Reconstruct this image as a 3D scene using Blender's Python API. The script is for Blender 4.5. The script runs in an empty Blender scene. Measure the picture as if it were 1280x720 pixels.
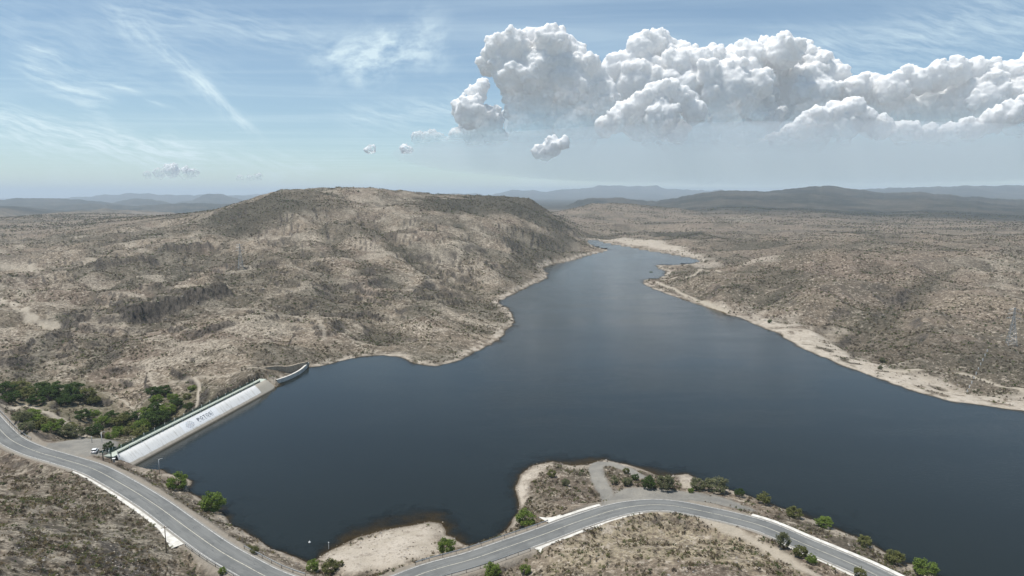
import bpy, bmesh, math, random
import numpy as np
from mathutils import Vector, Matrix

random.seed(7); rng = np.random.default_rng(7)
S = bpy.context.scene
C = S.collection
R = math.radians

# ------------------------------------------------------------------ camera, sky, sun, exposure
CAM_Z, PITCH, FPX = 100.0, R(7.8), 853.33
cd = bpy.data.cameras.new('camera'); cam = bpy.data.objects.new('camera', cd); C.objects.link(cam)
cam.location = (0, 0, CAM_Z); cam.rotation_euler = (R(90) - PITCH, 0, 0)
cd.sensor_width = 36; cd.lens = 24; cd.clip_start = 1; cd.clip_end = 200000
S.camera = cam
SUN = Vector((-0.29, 0.02, 0.955)).normalized()
SUN_EL = math.asin(SUN.z); SUN_AZ = math.atan2(SUN.x, SUN.y)
sl = bpy.data.lights.new('sun', 'SUN'); sl.energy = 4.7; sl.angle = R(0.53); sl.color = (1, .955, .89)
so = bpy.data.objects.new('sun', sl); C.objects.link(so)
so.rotation_euler = SUN.to_track_quat('Z', 'Y').to_euler(); so.location = (0, 0, 5000)
S.view_settings.view_transform = 'Standard'; S.view_settings.look = 'None'
S.view_settings.exposure = 0.12; S.view_settings.gamma = 1.0
S.view_settings.use_curve_mapping = False
S.cycles.max_bounces = 8; S.cycles.diffuse_bounces = 3; S.cycles.glossy_bounces = 2
S.cycles.transmission_bounces = 3; S.cycles.transparent_max_bounces = 12; S.cycles.volume_bounces = 1
S.cycles.use_denoising = True
S.cycles.sample_clamp_indirect = 4.0

def ray(px, py):
    xc = (px - 640) / FPX; yc = -(py - 360) / FPX
    return np.array([xc, math.cos(PITCH) + yc * math.sin(PITCH), -math.sin(PITCH) + yc * math.cos(PITCH)])
def at_z(px, py, z):
    d = ray(px, py); t = (z - CAM_Z) / d[2]
    return np.array([d[0] * t, d[1] * t, z])
def at_d(px, py, y):
    d = ray(px, py); t = y / d[1]
    return np.array([d[0] * t, y, CAM_Z + d[2] * t])
def uv(px, py):                       # sky direction as (x/y, z/y)
    d = ray(px, py); return d[0] / d[1], d[2] / d[1]

# ---- node helper
class NT:
    def __init__(s, tree):
        s.t = tree; tree.nodes.clear()
    def n(s, typ, ins=None, **kw):
        nd = s.t.nodes.new(typ)
        for k, v in kw.items(): setattr(nd, k, v)
        for k, v in (ins or {}).items():
            if isinstance(v, bpy.types.NodeSocket): s.t.links.new(v, nd.inputs[k])
            else: nd.inputs[k].default_value = v
        return nd
    def math(s, op, a, b=0.0, c=0.0, clamp=False):
        nd = s.n('ShaderNodeMath', {0: a, 1: b, 2: c}, operation=op, use_clamp=clamp); return nd.outputs[0]
    def vmath(s, op, a, b=(0, 0, 0), out=0):
        return s.n('ShaderNodeVectorMath', {0: a, 1: b}, operation=op).outputs[out]
    def mix(s, f, a, b, blend='MIX'):
        nd = s.n('ShaderNodeMix', data_type='RGBA', blend_type=blend, clamp_factor=True)
        for k, v in ((0, f), (6, a), (7, b)):
            if isinstance(v, bpy.types.NodeSocket): s.t.links.new(v, nd.inputs[k])
            else: nd.inputs[k].default_value = v if k == 0 else (*v[:3], 1)
        return nd.outputs[2]
    def noise(s, vec, scale, detail=3, rough=.55, dist=0.0):
        return s.n('ShaderNodeTexNoise', {'Vector': vec, 'Scale': scale, 'Detail': detail, 'Roughness': rough, 'Distortion': dist}).outputs[0]
    def sstep(s, x, a, b, lo=0.0, hi=1.0):
        return s.n('ShaderNodeMapRange', {0: x, 1: a, 2: b, 3: lo, 4: hi}, interpolation_type='SMOOTHSTEP').outputs[0]
    def attr(s, name):
        return s.n('ShaderNodeAttribute', attribute_name=name)

# ---- world: physical sky with thin cirrus
w = bpy.data.worlds.new('World'); S.world = w; w.use_nodes = True
N = NT(w.node_tree)
sky = N.n('ShaderNodeTexSky', sky_type='NISHITA', sun_disc=False, sun_elevation=SUN_EL, sun_rotation=SUN_AZ,
          altitude=1900, air_density=1.1, dust_density=1.0, ozone_density=1.0)
dirv = N.n('ShaderNodeTexCoord').outputs['Generated']
sep = N.n('ShaderNodeSeparateXYZ', {0: dirv})
zc = N.math('MAXIMUM', sep.outputs[2], 0.03)
pl = N.n('ShaderNodeCombineXYZ', {0: N.math('DIVIDE', sep.outputs[0], zc), 1: N.math('DIVIDE', sep.outputs[1], zc), 2: 0.0}).outputs[0]
mp = N.n('ShaderNodeMapping', {'Vector': pl, 'Rotation': (0, 0, R(28)), 'Scale': (0.16, 0.75, 1)}).outputs[0]
veil = N.sstep(N.noise(mp, 1.1, 5, .62, .6), .40, .86, .10, .46)
ys = N.math('MAXIMUM', sep.outputs[1], 0.05)
fwd = N.sstep(sep.outputs[1], .1, .35)
gu = N.math('DIVIDE', sep.outputs[0], ys); gv = N.math('DIVIDE', sep.outputs[2], ys)
g2 = N.n('ShaderNodeCombineXYZ', {0: gu, 1: gv, 2: 0.0}).outputs[0]
warp = N.n('ShaderNodeTexNoise', {'Vector': g2, 'Scale': 9.0, 'Detail': 4.0}).outputs[1]
g2w = N.vmath('ADD', g2, N.vmath('MULTIPLY', N.vmath('SUBTRACT', warp, (.5, .5, .5)), (.035, .035, 0)))
def field(angle, stretch, sc, lo, hi):
    m = N.n('ShaderNodeVectorRotate', {'Vector': g2w, 'Angle': R(-angle)}, rotation_type='Z_AXIS').outputs[0]
    return N.sstep(N.noise(N.n('ShaderNodeMapping', {'Vector': m, 'Scale': (1, stretch, 1)}).outputs[0], sc, 5, .65), lo, hi)
FIELDS = [field(-42, 4.0, 22, .32, .72), field(-14, 7.0, 18, .32, .75), field(14, 1.7, 15, .36, .72)]
def cirrus(a, b, wa, wb, op, k):
    """one wisp of cirrus from direction a to b, half width wa..wb"""
    (u0, v0), (u1, v1) = uv(*a), uv(*b)
    L = math.hypot(u1 - u0, v1 - v0); ang = math.atan2(v1 - v0, u1 - u0)
    m = N.vmath('SUBTRACT', g2w, (u0, v0, 0))
    m = N.n('ShaderNodeVectorRotate', {'Vector': m, 'Angle': -ang}, rotation_type='Z_AXIS').outputs[0]
    q = N.n('ShaderNodeSeparateXYZ', {0: m})
    t = N.math('DIVIDE', q.outputs[0], L)
    wd = N.n('ShaderNodeMapRange', {0: t, 1: 0.0, 2: 1.0, 3: wa / FPX, 4: wb / FPX}).outputs[0]
    e = N.math('DIVIDE', q.outputs[1], wd)
    prof = N.math('EXPONENT', N.math('MULTIPLY', N.math('MULTIPLY', e, e), -1.0))
    ends = N.math('MULTIPLY', N.sstep(t, -.15, .25), N.sstep(t, 1.12, .8))
    return N.math('MULTIPLY', N.math('MULTIPLY', N.math('MULTIPLY', prof, ends), FIELDS[k]), op)
tot = N.math('MULTIPLY', veil, 1.0)
for args in (((130, 0), (322, 168), 18, 7, .42, 0), ((215, 78), (325, 165), 7, 6, .28, 0), ((15, 50), (222, 138), 5, 2, .45, 1),
             ((20, 80), (140, 135), 15, 18, .6, 1), ((-60, 140), (260, 196), 20, 16, .75, 1), ((-40, 175), (420, 205), 20, 16, .45, 1), ((-40, 20), (300, 110), 40, 40, .22, 1),
             ((390, 82), (560, 48), 26, 34, .85, 2), ((440, 105), (500, 60), 16, 22, .45, 2), ((420, 150), (600, 135), 16, 22, .45, 1),
             ((880, 95), (1330, 15), 28, 40, .42, 1), ((100, 4), (420, 50), 18, 24, .3, 1)):
    tot = N.math('ADD', tot, N.math('MULTIPLY', cirrus(*args), fwd))
tot = N.math('MINIMUM', tot, .85)
cir = N.mix(tot, sky.outputs[0], (8.4, 8.9, 9.3))
bg = N.n('ShaderNodeBackground', {0: N.mix(1.0, cir, (.87, .985, 1.0), 'MULTIPLY'), 1: 0.10})
N.n('ShaderNodeOutputWorld', {0: bg.outputs[0]})

# ------------------------------------------------------------------ helpers
def tag(o, label=None, cat=None, group=None, kind=None):
    if label: o['label'] = label
    if cat: o['category'] = cat
    if group: o['group'] = group
    if kind: o['kind'] = kind
    return o
def empty(name, loc, rz=0.0, **kw):
    o = bpy.data.objects.new(name, None); C.objects.link(o)
    o.location = tuple(float(v) for v in loc); o.rotation_euler = (0, 0, rz); o.empty_display_size = .5
    return tag(o, **kw)
def mobj(name, me, parent=None, **kw):
    o = bpy.data.objects.new(name, me); C.objects.link(o)
    if parent is not None: o.parent = parent
    return tag(o, **kw)
def mesh_np(name, v, f, mat=None, smooth=False, mats=None):
    """v (n,3), f (m,k) constant k"""
    v = np.asarray(v, dtype=np.float32); f = np.asarray(f, dtype=np.int32)
    me = bpy.data.meshes.new(name); k = f.shape[1]
    me.vertices.add(len(v)); me.vertices.foreach_set('co', v.ravel())
    me.loops.add(f.size); me.loops.foreach_set('vertex_index', f.ravel())
    me.polygons.add(len(f)); me.polygons.foreach_set('loop_start', np.arange(0, f.size, k, dtype=np.int32))
    me.polygons.foreach_set('loop_total', np.full(len(f), k, dtype=np.int32))
    me.polygons.foreach_set('use_smooth', np.full(len(f), smooth))
    me.update(calc_edges=True); me.validate()
    for m in (mats or [mat]):
        if m: me.materials.append(m)
    return me
def bm_mesh(name, bm, mat, smooth=False):
    me = bpy.data.meshes.new(name); bmesh.ops.recalc_face_normals(bm, faces=bm.faces); bm.to_mesh(me); bm.free()
    if mat: me.materials.append(mat)
    if smooth: me.polygons.foreach_set('use_smooth', np.ones(len(me.polygons), bool))
    return me
def bx(bm, c, s, rz=0.0):
    r = bmesh.ops.create_cube(bm, size=1.0)
    M = Matrix.Translation(Vector([float(q) for q in c])) @ Matrix.Rotation(rz, 4, 'Z') @ Matrix.Diagonal((*[float(q) for q in s], 1))
    bmesh.ops.transform(bm, matrix=M, verts=r['verts']); return r['verts']
def rod(bm, a, b, r0, r1=None, seg=6):
    a = Vector([float(q) for q in a]); b = Vector([float(q) for q in b]); d = b - a
    r = bmesh.ops.create_cone(bm, cap_ends=True, segments=seg, radius1=r0, radius2=r0 if r1 is None else r1, depth=d.length)
    M = Matrix.Translation((a + b) / 2) @ d.to_track_quat('Z', 'Y').to_matrix().to_4x4()
    bmesh.ops.transform(bm, matrix=M, verts=r['verts'])
def catmull(P, step):
    P = np.asarray(P, float); out = []
    Q = np.vstack([2 * P[0] - P[1], P, 2 * P[-1] - P[-2]])
    for i in range(1, len(Q) - 2):
        n = max(1, int(np.linalg.norm(Q[i + 1] - Q[i]) / step))
        for t in np.arange(n) / n:
            p0, p1, p2, p3 = Q[i - 1:i + 3]
            out.append(.5 * (2 * p1 + (p2 - p0) * t + (2 * p0 - 5 * p1 + 4 * p2 - p3) * t * t + (3 * p1 - p0 - 3 * p2 + p3) * t ** 3))
    out.append(P[-1]); return np.array(out)
def resample(P, step):
    P = np.asarray(P, float); s = np.r_[0, np.cumsum(np.linalg.norm(np.diff(P[:, :2], axis=0), axis=1))]
    t = np.linspace(0, s[-1], max(2, int(s[-1] / step) + 1))
    return np.stack([np.interp(t, s, P[:, k]) for k in range(P.shape[1])], 1)

# gradient noise
_perm = rng.permutation(512).astype(np.int32); _g = rng.uniform(0, 2 * np.pi, 512); _gx = np.cos(_g); _gy = np.sin(_g)
def pn(x, y, seed=0):
    xi = np.floor(x).astype(np.int64); yi = np.floor(y).astype(np.int64); fx = x - xi; fy = y - yi
    def g(ix, iy, dx, dy):
        h = _perm[(_perm[(ix + seed * 37) & 511] + iy) & 511]
        return _gx[h] * dx + _gy[h] * dy
    u = fx * fx * fx * (fx * (fx * 6 - 15) + 10); v = fy * fy * fy * (fy * (fy * 6 - 15) + 10)
    a = g(xi, yi, fx, fy); b = g(xi + 1, yi, fx - 1, fy); c = g(xi, yi + 1, fx, fy - 1); d = g(xi + 1, yi + 1, fx - 1, fy - 1)
    return (a + u * (b - a) + v * ((c + u * (d - c)) - (a + u * (b - a)))) * 1.5
def fbm(x, y, wl, octv, seed=0, gain=.5):
    s = 0; a = 1.0
    for k in range(octv):
        s = s + a * pn(x / wl + 17.3 * k, y / wl - 9.1 * k, seed + k); wl /= 2.03; a *= gain
    return s
def smooth(x, a, b):
    t = np.clip((x - a) / (b - a), 0, 1); return t * t * (3 - 2 * t)
def seg_dist(x, y, P, closed=False):
    """distance to polyline, plus index param"""
    best = np.full(x.shape, 1e9); n = len(P); par = np.zeros(x.shape)
    for i in range(n if closed else n - 1):
        a = P[i][:2]; b = P[(i + 1) % n][:2]; d = b - a; L2 = d @ d + 1e-9
        t = np.clip(((x - a[0]) * d[0] + (y - a[1]) * d[1]) / L2, 0, 1)
        q = np.hypot(x - a[0] - t * d[0], y - a[1] - t * d[1])
        m = q < best; best[m] = q[m]; par[m] = i + t[m]
    return best, par
def inside(x, y, P):
    r = np.zeros(x.shape, bool); n = len(P)
    for i in range(n):
        x0, y0 = P[i][:2]; x1, y1 = P[(i + 1) % n][:2]
        if y0 == y1: continue
        c = ((y0 > y) != (y1 > y)) & (x < (x1 - x0) * (y - y0) / (y1 - y0) + x0); r ^= c
    return r

# ------------------------------------------------------------------ layout measured on the photograph
ROAD_Z = 5.9
shore_px_far = [(169, 579), (278, 527), (331, 495), (345, 484.5), (349, 477.5), (364, 471), (377, 464), (386, 459.5), (400, 458), (420, 452), (450, 446), (480, 444),
    (500, 446), (520, 455), (545, 457), (575, 450), (600, 437), (622, 425), (635, 412), (643, 398), (634, 386), (621, 378), (640, 368), (660, 358),
    (680, 349), (684, 341), (678, 336), (690, 330), (712, 326), (735, 319), (757, 313.6), (762, 312.2), (752, 310.5), (740, 307), (733, 302.5), (736, 299.5), (745, 298.5), (756, 303), (780, 307),
    (805, 312), (830, 316), (855, 320.5), (878, 326), (863, 330), (840, 331.5), (822, 331), (824, 336), (832, 339), (832, 344), (826, 348), (813, 348.5), (803, 350.5),
    (810, 356.7), (824, 364), (845, 371), (863, 377.5), (901, 389), (938, 403), (976, 418), (997, 432.5), (1030, 447), (1072, 464), (1113, 478), (1155, 493),
    (1197, 503), (1238, 507.5), (1280, 514), (1360, 540)]
shore_px_near = [(1172, 719), (1152, 707), (1130, 705), (1111, 694), (1096, 685), (1080, 675.6), (1055, 665), (1036, 657), (1005, 646), (983, 636.6),
    (961, 629), (936, 619), (911, 611.6), (893, 606), (875, 600), (859, 592.4), (840, 594.5), (822, 594.5), (803, 586.6), (779, 580), (753, 574), (734, 581), (713, 582.6),
    (692, 578), (668, 582.6), (649, 594.5), (644, 610.5), (649, 624), (649, 637), (641, 655), (625, 669), (600, 678), (583, 681), (576, 676), (566, 671), (557, 669), (550, 655),
    (537, 652), (504, 658.4), (478, 663), (448, 671.5), (428, 681), (409, 689.5), (394, 702), (383, 704.5), (367, 697), (336, 684), (315, 671),
    (293, 656), (280, 643), (262, 631), (237, 615), (239, 602), (231, 593.6), (217, 592), (198, 586.5), (180, 581)]
shore = np.array([at_z(x, y, 0)[:2] for x, y in shore_px_far] + [(420, 265), (560, 230), (700, 150), (640, 30), (480, -10), (330, 30), (225, 85), (165, 118)]
                 + [at_z(x, y, 0)[:2] for x, y in shore_px_near])
lake = np.vstack([shore[:4], catmull(shore[3:], 22)[1:]])

road_px = [(-70, 470), (-38, 497), (-16, 519), (0, 537), (15.6, 551), (43, 563.6), (78, 574), (117, 586.5), (155.5, 607), (194, 631), (233, 659.5), (272, 687), (305, 706), (340, 724),
    (385, 738), (435, 743), (485, 733), (537, 714), (589, 699.5), (640, 682), (680, 668), (720, 653), (763, 639), (792, 633), (822, 631), (850, 633.5), (880, 639.5),
    (918, 648), (958, 659.5), (1005, 680), (1067, 706), (1099, 721), (1150, 747), (1230, 790)]
road = resample(catmull([at_z(x, y, ROAD_Z) for x, y in road_px], 2.0), 1.5)
HALF = 4.3

# dam axis (crest edge on the lake side) from the road end to the far abutment
CREST = 5.0
dam0 = at_z(146, 568.6, CREST); dam1 = at_z(333.5, 473.6, CREST)

# terrain control points: (px, py, depth along the view) -> real height
ctrl_px = [
 # left hill, column by column
 (0, 500, 331), (0, 470, 385), (0, 440, 440), (0, 400, 530), (0, 370, 630), (0, 340, 770), (0, 320, 920), (0, 300, 1200), (0, 285, 1600), (0, 272, 2300), (0, 262, 3600),
 (-150, 480, 380), (-150, 400, 540), (-150, 340, 800), (-150, 300, 1250), (-150, 275, 2200),
 (75, 500, 335), (75, 470, 385), (75, 440, 440), (75, 400, 520), (75, 370, 615), (75, 340, 745), (75, 310, 1000), (75, 290, 1350), (75, 277, 1900), (75, 266, 3000),
 (150, 520, 318), (150, 490, 350), (150, 470, 380), (150, 440, 420), (150, 400, 500), (150, 370, 590), (150, 340, 710), (150, 310, 930), (150, 290, 1150), (150, 280, 1420), (150, 272, 1850),
 (225, 500, 325), (225, 480, 348), (225, 460, 370), (225, 430, 410), (225, 400, 480), (225, 370, 575), (225, 340, 700), (225, 310, 870), (225, 290, 1040), (225, 278, 1180), (240, 272, 1300),
 (300, 470, 338), (300, 450, 368), (300, 430, 400), (300, 400, 465), (300, 370, 555), (300, 340, 680), (300, 320, 780), (300, 300, 890), (300, 280, 1000), (300, 262, 1090), (315, 253, 1130),
 (365, 440, 400), (365, 400, 480), (365, 360, 590), (365, 330, 710), (365, 300, 860), (365, 275, 990), (365, 255, 1080), (365, 246, 1120),
 (430, 400, 490), (430, 350, 640), (430, 310, 800), (430, 280, 960), (430, 260, 1080), (430, 250, 1150), (425, 240.5, 1230),
 (500, 425, 445), (500, 390, 525), (500, 350, 650), (500, 310, 810), (500, 280, 980), (500, 258, 1120), (500, 241, 1300),
 (560, 430, 435), (560, 400, 510), (560, 370, 600), (560, 330, 750), (560, 300, 880), (560, 275, 1050), (560, 256, 1230), (555, 249, 1350),
 (600, 405, 510), (605, 375, 640), (600, 340, 740), (600, 310, 850), (600, 280, 1020), (600, 258, 1280), (610, 250.5, 1430),
 (640, 355, 720), (640, 325, 850), (640, 295, 1030), (640, 270, 1250), (655, 250.5, 1480), (667, 250.8, 1520), (676, 258, 1520), (690, 268, 1510), (708, 280, 1480), (724, 291, 1440), (734, 298, 1400),
 (665, 330, 900), (675, 305, 1050), (700, 312, 1090), (700, 295, 1230), (725, 308, 1200),
 # right land
 (850, 362, 640), (900, 370, 610), (900, 352, 690), (900, 342, 760), (850, 340, 780), (930, 336, 900), (980, 327, 980), (900, 322, 1040), (880, 312, 1150), (900, 300, 1350), (880, 290, 1650), (860, 282, 2000),
 (780, 301, 1430), (830, 303, 1330), (830, 293, 1640), (760, 292, 1720), (740, 285, 1900),
 (950, 395, 545), (950, 360, 640), (950, 335, 760), (950, 322, 820), (960, 314, 1100), (960, 295, 1500), (960, 282, 2000),
 (1000, 415, 480), (1000, 385, 535), (1000, 350, 640), (1000, 325, 750), (1010, 318, 790), (1000, 308, 1080), (1000, 295, 1400), (1000, 282, 1900),
 (1080, 445, 418), (1080, 410, 480), (1080, 370, 580), (1080, 335, 720), (1080, 315, 840), (1080, 305, 1080), (1080, 290, 1500), (1080, 279, 2100),
 (1200, 470, 367), (1200, 440, 413), (1200, 400, 495), (1200, 360, 630), (1200, 330, 780), (1200, 310, 980), (1200, 295, 1300), (1200, 284, 1700), (1200, 276, 2200),
 (1280, 490, 336), (1280, 460, 375), (1280, 420, 450), (1280, 380, 555), (1280, 340, 720), (1280, 310, 980), (1280, 290, 1450), (1280, 277, 2100),
 (1420, 460, 380), (1420, 400, 500), (1420, 340, 740), (1420, 300, 1200), (1420, 278, 2000)]
ctrl_z = [  # (px, py, z) on the near land
 (0, 575, 8.5), (0, 600, 13), (0, 640, 20), (0, 720, 31), (60, 600, 10), (60, 650, 17), (60, 720, 26), (120, 640, 11.5), (120, 680, 16), (120, 720, 20), (180, 690, 9.5), (200, 720, 10),
 (240, 712, 5), (265, 735, 2), (330, 760, 1), (430, 775, 2), (540, 745, 3), (620, 715, 4), (660, 705, 5.5), (700, 690, 8), (700, 720, 9), (760, 670, 9), (760, 715, 13), (820, 660, 9.5), (820, 700, 14),
 (880, 665, 8.5), (900, 700, 13), (960, 690, 10), (1000, 715, 10.5), (1060, 735, 9.5),
 (690, 615, 4.2), (700, 635, 5.8), (680, 595, 2.2), (720, 600, 3.4), (745, 600, 3.4), (770, 595, 2.6), (800, 605, 3.6), (830, 611, 4.2), (870, 617, 4.6), (760, 615, 4.8), (900, 625, 5.2),
 (855, 602, 1.2), (460, 690, 2.0), (500, 680, 2.0), (540, 670, 1.5), (480, 710, 4.0), (430, 705, 3.5), (520, 697, 4.0),
 (100, 557, 5.5), (130, 560, 5.4), (80, 550, 5.5), (60, 545, 5.6), (140, 553, 4.6), (40, 535, 7.5), (20, 525, 8.0), (60, 525, 6.0), (10, 510, 4.0), (100, 540, 2.0),
 (150, 540, -4), (180, 545, -3.5), (200, 530, -5), (120, 520, -6), (230, 518, -3), (250, 500, 1), (275, 490, 3), (290, 480, 6), (220, 490, 0), (60, 500, -5), (205, 525, -5), (330, 466, 6.5), (255, 485, 7), (270, 480, 8)]
P = [at_d(*c) for c in ctrl_px] + [at_z(*c) for c in ctrl_z] + [np.array([x, y, 0.0]) for x, y in shore[4:]]
P += [np.array(v, float) for v in ((0, 60, 20), (-60, 70, 28), (60, 70, 18), (0, 0, 32), (-120, 0, 45), (120, 0, 24), (-160, 110, 40), (-230, 180, 30), (-260, 260, 12), (0, -150, 45), (-200, -150, 60), (200, -150, 35))]
for rr, zz in ((700, 40), (2000, 45), (7000, 30), (40000, 20)):
    for az in range(0, 360, 15):
        if az >= 50 and az <= 310: P.append(np.array([rr * math.sin(R(az)), rr * math.cos(R(az)), zz if not (rr == 700 and az < 140) else 10]))
for rr, zz in ((4200, 14), (9000, 15), (20000, 15), (40000, 15)):
    for az in range(-45, 50, 9): P.append(np.array([rr * math.sin(R(az)), rr * math.cos(R(az)), zz if az > -8 else (-48 if rr < 5000 else -62)]))
P = np.array(P)
def qmap(x, y):
    r = np.hypot(x, y) + 1e-6; k = np.log1p(r / 150) / r
    return x * k, y * k
qx, qy = qmap(P[:, 0], P[:, 1])
def kern(d2): return d2 * np.log(d2 + 1e-12)
n = len(P)
A = np.zeros((n + 3, n + 3)); D2 = (qx[:, None] - qx) ** 2 + (qy[:, None] - qy) ** 2
A[:n, :n] = kern(D2) + np.eye(n) * 2e-4
A[:n, n] = 1; A[:n, n + 1] = qx; A[:n, n + 2] = qy; A[n:, :n] = A[:n, n:].T
coef = np.linalg.lstsq(A, np.r_[P[:, 2], 0, 0, 0], rcond=None)[0]
def tps(x, y):
    ux, uy = qmap(x, y); out = np.empty(x.size); ux = ux.ravel(); uy = uy.ravel()
    for s in range(0, x.size, 20000):
        a = ux[s:s + 20000]; b = uy[s:s + 20000]
        d2 = (a[:, None] - qx[None]) ** 2; d2 += (b[:, None] - qy[None]) ** 2
        out[s:s + 20000] = kern(d2) @ coef[:n] + coef[n] + coef[n + 1] * a + coef[n + 2] * b
    return out.reshape(x.shape)

# distant ridges: skyline points, distance, half depth
ridges = [
 ([(680, 268), (700, 264), (716, 260), (740, 254.5), (770, 253.5), (800, 256), (850, 261), (900, 267), (940, 271)], 2700, 480),
 ([(-150, 266), (0, 263), (60, 265), (130, 261), (190, 264), (250, 268)], 4000, 520), ([(-120, 256), (40, 258), (110, 254.5), (170, 257.5), (230, 253.5), (290, 255), (340, 259)], 6000, 750),
 ([(880, 268), (960, 262), (1040, 258), (1120, 262), (1200, 259), (1290, 262), (1400, 262)], 3500, 620),
 ([(700, 262), (722, 250), (740, 247.5), (770, 247), (790, 249), (815, 251), (835, 255)], 4700, 600),
 ([(770, 262), (820, 252), (850, 246), (880, 240.5), (910, 238), (960, 239), (990, 236), (1030, 231.5), (1070, 236.5), (1105, 241), (1150, 240), (1200, 245), (1280, 250), (1420, 255)], 4900, 2000),
 ([(980, 243), (1050, 237), (1130, 234.5), (1200, 232.5), (1280, 231.5), (1450, 231)], 10500, 2200),
 ([(520, 250), (545, 246), (565, 241.5), (590, 242), (612, 244), (640, 237), (680, 239.5), (700, 237), (730, 235.5), (750, 231.5), (790, 233), (820, 231.5), (838, 236.5), (870, 237.5), (900, 238), (960, 243)], 17000, 3000),
 ([(-150, 247), (0, 249), (35, 247.6), (70, 248), (110, 250), (150, 255), (190, 262)], 7600, 1500),
 ([(130, 256), (150, 251), (168, 248), (190, 249), (215, 254)], 9000, 1100),
 ([(200, 256), (240, 250), (258, 243), (266, 242), (276, 242.5), (292, 247), (330, 256)], 10500, 1300),
 ([(40, 252), (94, 246.5), (129, 244), (152, 242), (183, 242), (222, 243.6), (248, 243.8), (310, 244), (340, 246)], 16000, 2400),
 ([(260, 250), (307, 243.5), (346, 240), (385, 237.5), (400, 235.5), (408, 237), (430, 241), (470, 246)], 21000, 3000)]
def ridge_h(x, y):
    out = np.full(x.shape, -1e3)
    az = x / np.maximum(y, 1.0)
    for pts, D, W in ridges:
        us = np.array([uv(*p)[0] for p in pts]); vs = np.array([uv(*p)[1] for p in pts])
        Dn = D * (1 + .10 * pn(az * 5, az * 0, 5))
        top = CAM_Z + (np.interp(az, us, vs) + (.0010 + 6e-8 * D) * pn(az * 48, az * 0 + D * .01, 7) + .0007 * pn(az * 140, az * 0 + D * .01, 8)) * Dn
        edge = smooth(az, us[0] - .04, us[0]) * (1 - smooth(az, us[-1], us[-1] + .04))
        e = np.abs(y - Dn) / W
        sh = np.exp(-1.3 * e ** 1.7)
        rgh = fbm(x, y, W * .45, 4, 11)
        bs = -60 if pts[0][0] < 300 else 12
        h = bs + (top - bs) * edge * sh * (1 + .28 * rgh * (1 - sh) * 1.6)
        h = np.where(y > 100, h, -1e3); out = np.maximum(out, np.where(edge > 0.01, h, -1e3))
    return out

cliffs = [  # dark rock steps on the left hill (foot line, height, sharpness)
 ([(150, 392), (175, 384), (200, 373), (225, 362), (250, 356), (275, 354), (298, 352)], 520, 8.5),
 ([(190, 318), (215, 314), (240, 312), (262, 307), (272, 301)], 860, 9.0),
 ([(95, 338), (130, 336), (160, 332), (190, 326), (205, 320)], 760, 6.0),
 ([(90, 402), (105, 399), (122, 396)], 520, 5.0),
 ([(0, 462), (18, 458), (34, 455)], 420, 5.0),
 ([(225, 428), (255, 424), (280, 418), (300, 412)], 440, 3.0),
 ([(310, 330), (335, 328), (360, 322)], 720, 3.5)]

# ---- polar grid centred under the camera (finer where it is near)
rows = [0, 25, 50, 70, 85, 95, 104]
r_ = 110.0
while r_ < 3600: rows.append(r_); r_ += max(.36, r_ * r_ / (FPX * CAM_Z) * .98)
while r_ < 40000: rows.append(r_); r_ *= 1.018
rows = np.array(rows)
dense = np.arange(-40, 40.001, .081)
cols = np.r_[np.arange(-180, -60, 6), np.arange(-60, -40, 1.0), dense, np.arange(41, 60, 1.0), np.arange(60, 181, 6)]
cols = np.unique(np.round(cols, 4)); AZ = np.radians(cols)
RR, AA = np.meshgrid(rows, AZ, indexing='ij')
X = RR * np.sin(AA); Y = RR * np.cos(AA); nr, nc = X.shape

def lake_sd(x, y):
    m = (np.abs(x) < 1200) & (y > -200) & (y < 1900)
    s = np.full(x.shape, 400.0)
    xs, ys_ = x[m], y[m]
    d, _ = seg_dist(xs, ys_, lake, True); ins = inside(xs, ys_, lake)
    s[m] = np.where(ins, -d, d); return s
dax = (dam1 - dam0)[:2]; DL = np.linalg.norm(dax); dax /= DL; dnrm = np.array([dax[1], -dax[0]])   # dnrm points to the lake
def dam_coord(x, y):
    return (x - dam0[0]) * dax[0] + (y - dam0[1]) * dax[1], (x - dam0[0]) * dnrm[0] + (y - dam0[1]) * dnrm[1]
gullies = [([(455, 262), (490, 295), (530, 325), (575, 350), (612, 373)], 9, 20), ([(330, 283), (380, 318), (425, 350), (462, 388), (485, 422), (498, 441)], 6, 15), ([(250, 305), (170, 340), (110, 372), (66, 405), (35, 445), (22, 475)], 6, 18),
 ([(560, 265), (598, 298), (636, 328), (664, 350)], 9, 20), ([(1205, 325), (1135, 368), (1085, 415), (1062, 452)], 4, 16), ([(1020, 342), (965, 370), (922, 391)], 4, 14), ([(640, 268), (682, 294), (714, 320)], 9, 20), ([(400, 262), (410, 290), (440, 318), (500, 350), (560, 362), (600, 372)], 7, 18),
 ([(300, 275), (260, 318), (215, 345), (150, 410), (120, 450)], 4, 14)]
def on_smooth(px, py):
    d = ray(px, py); t = np.arange(250, 1700, 4.0); k = np.argmax(CAM_Z + d[2] * t < tps(d[0] * t, d[1] * t)); return np.array([d[0] * t[k], d[1] * t[k]])
GUL = [(catmull([on_smooth(*p) for p in pts], 25), dp, wd) for pts, dp, wd in gullies]
CLIFF = [None]; RAV = [None]
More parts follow.
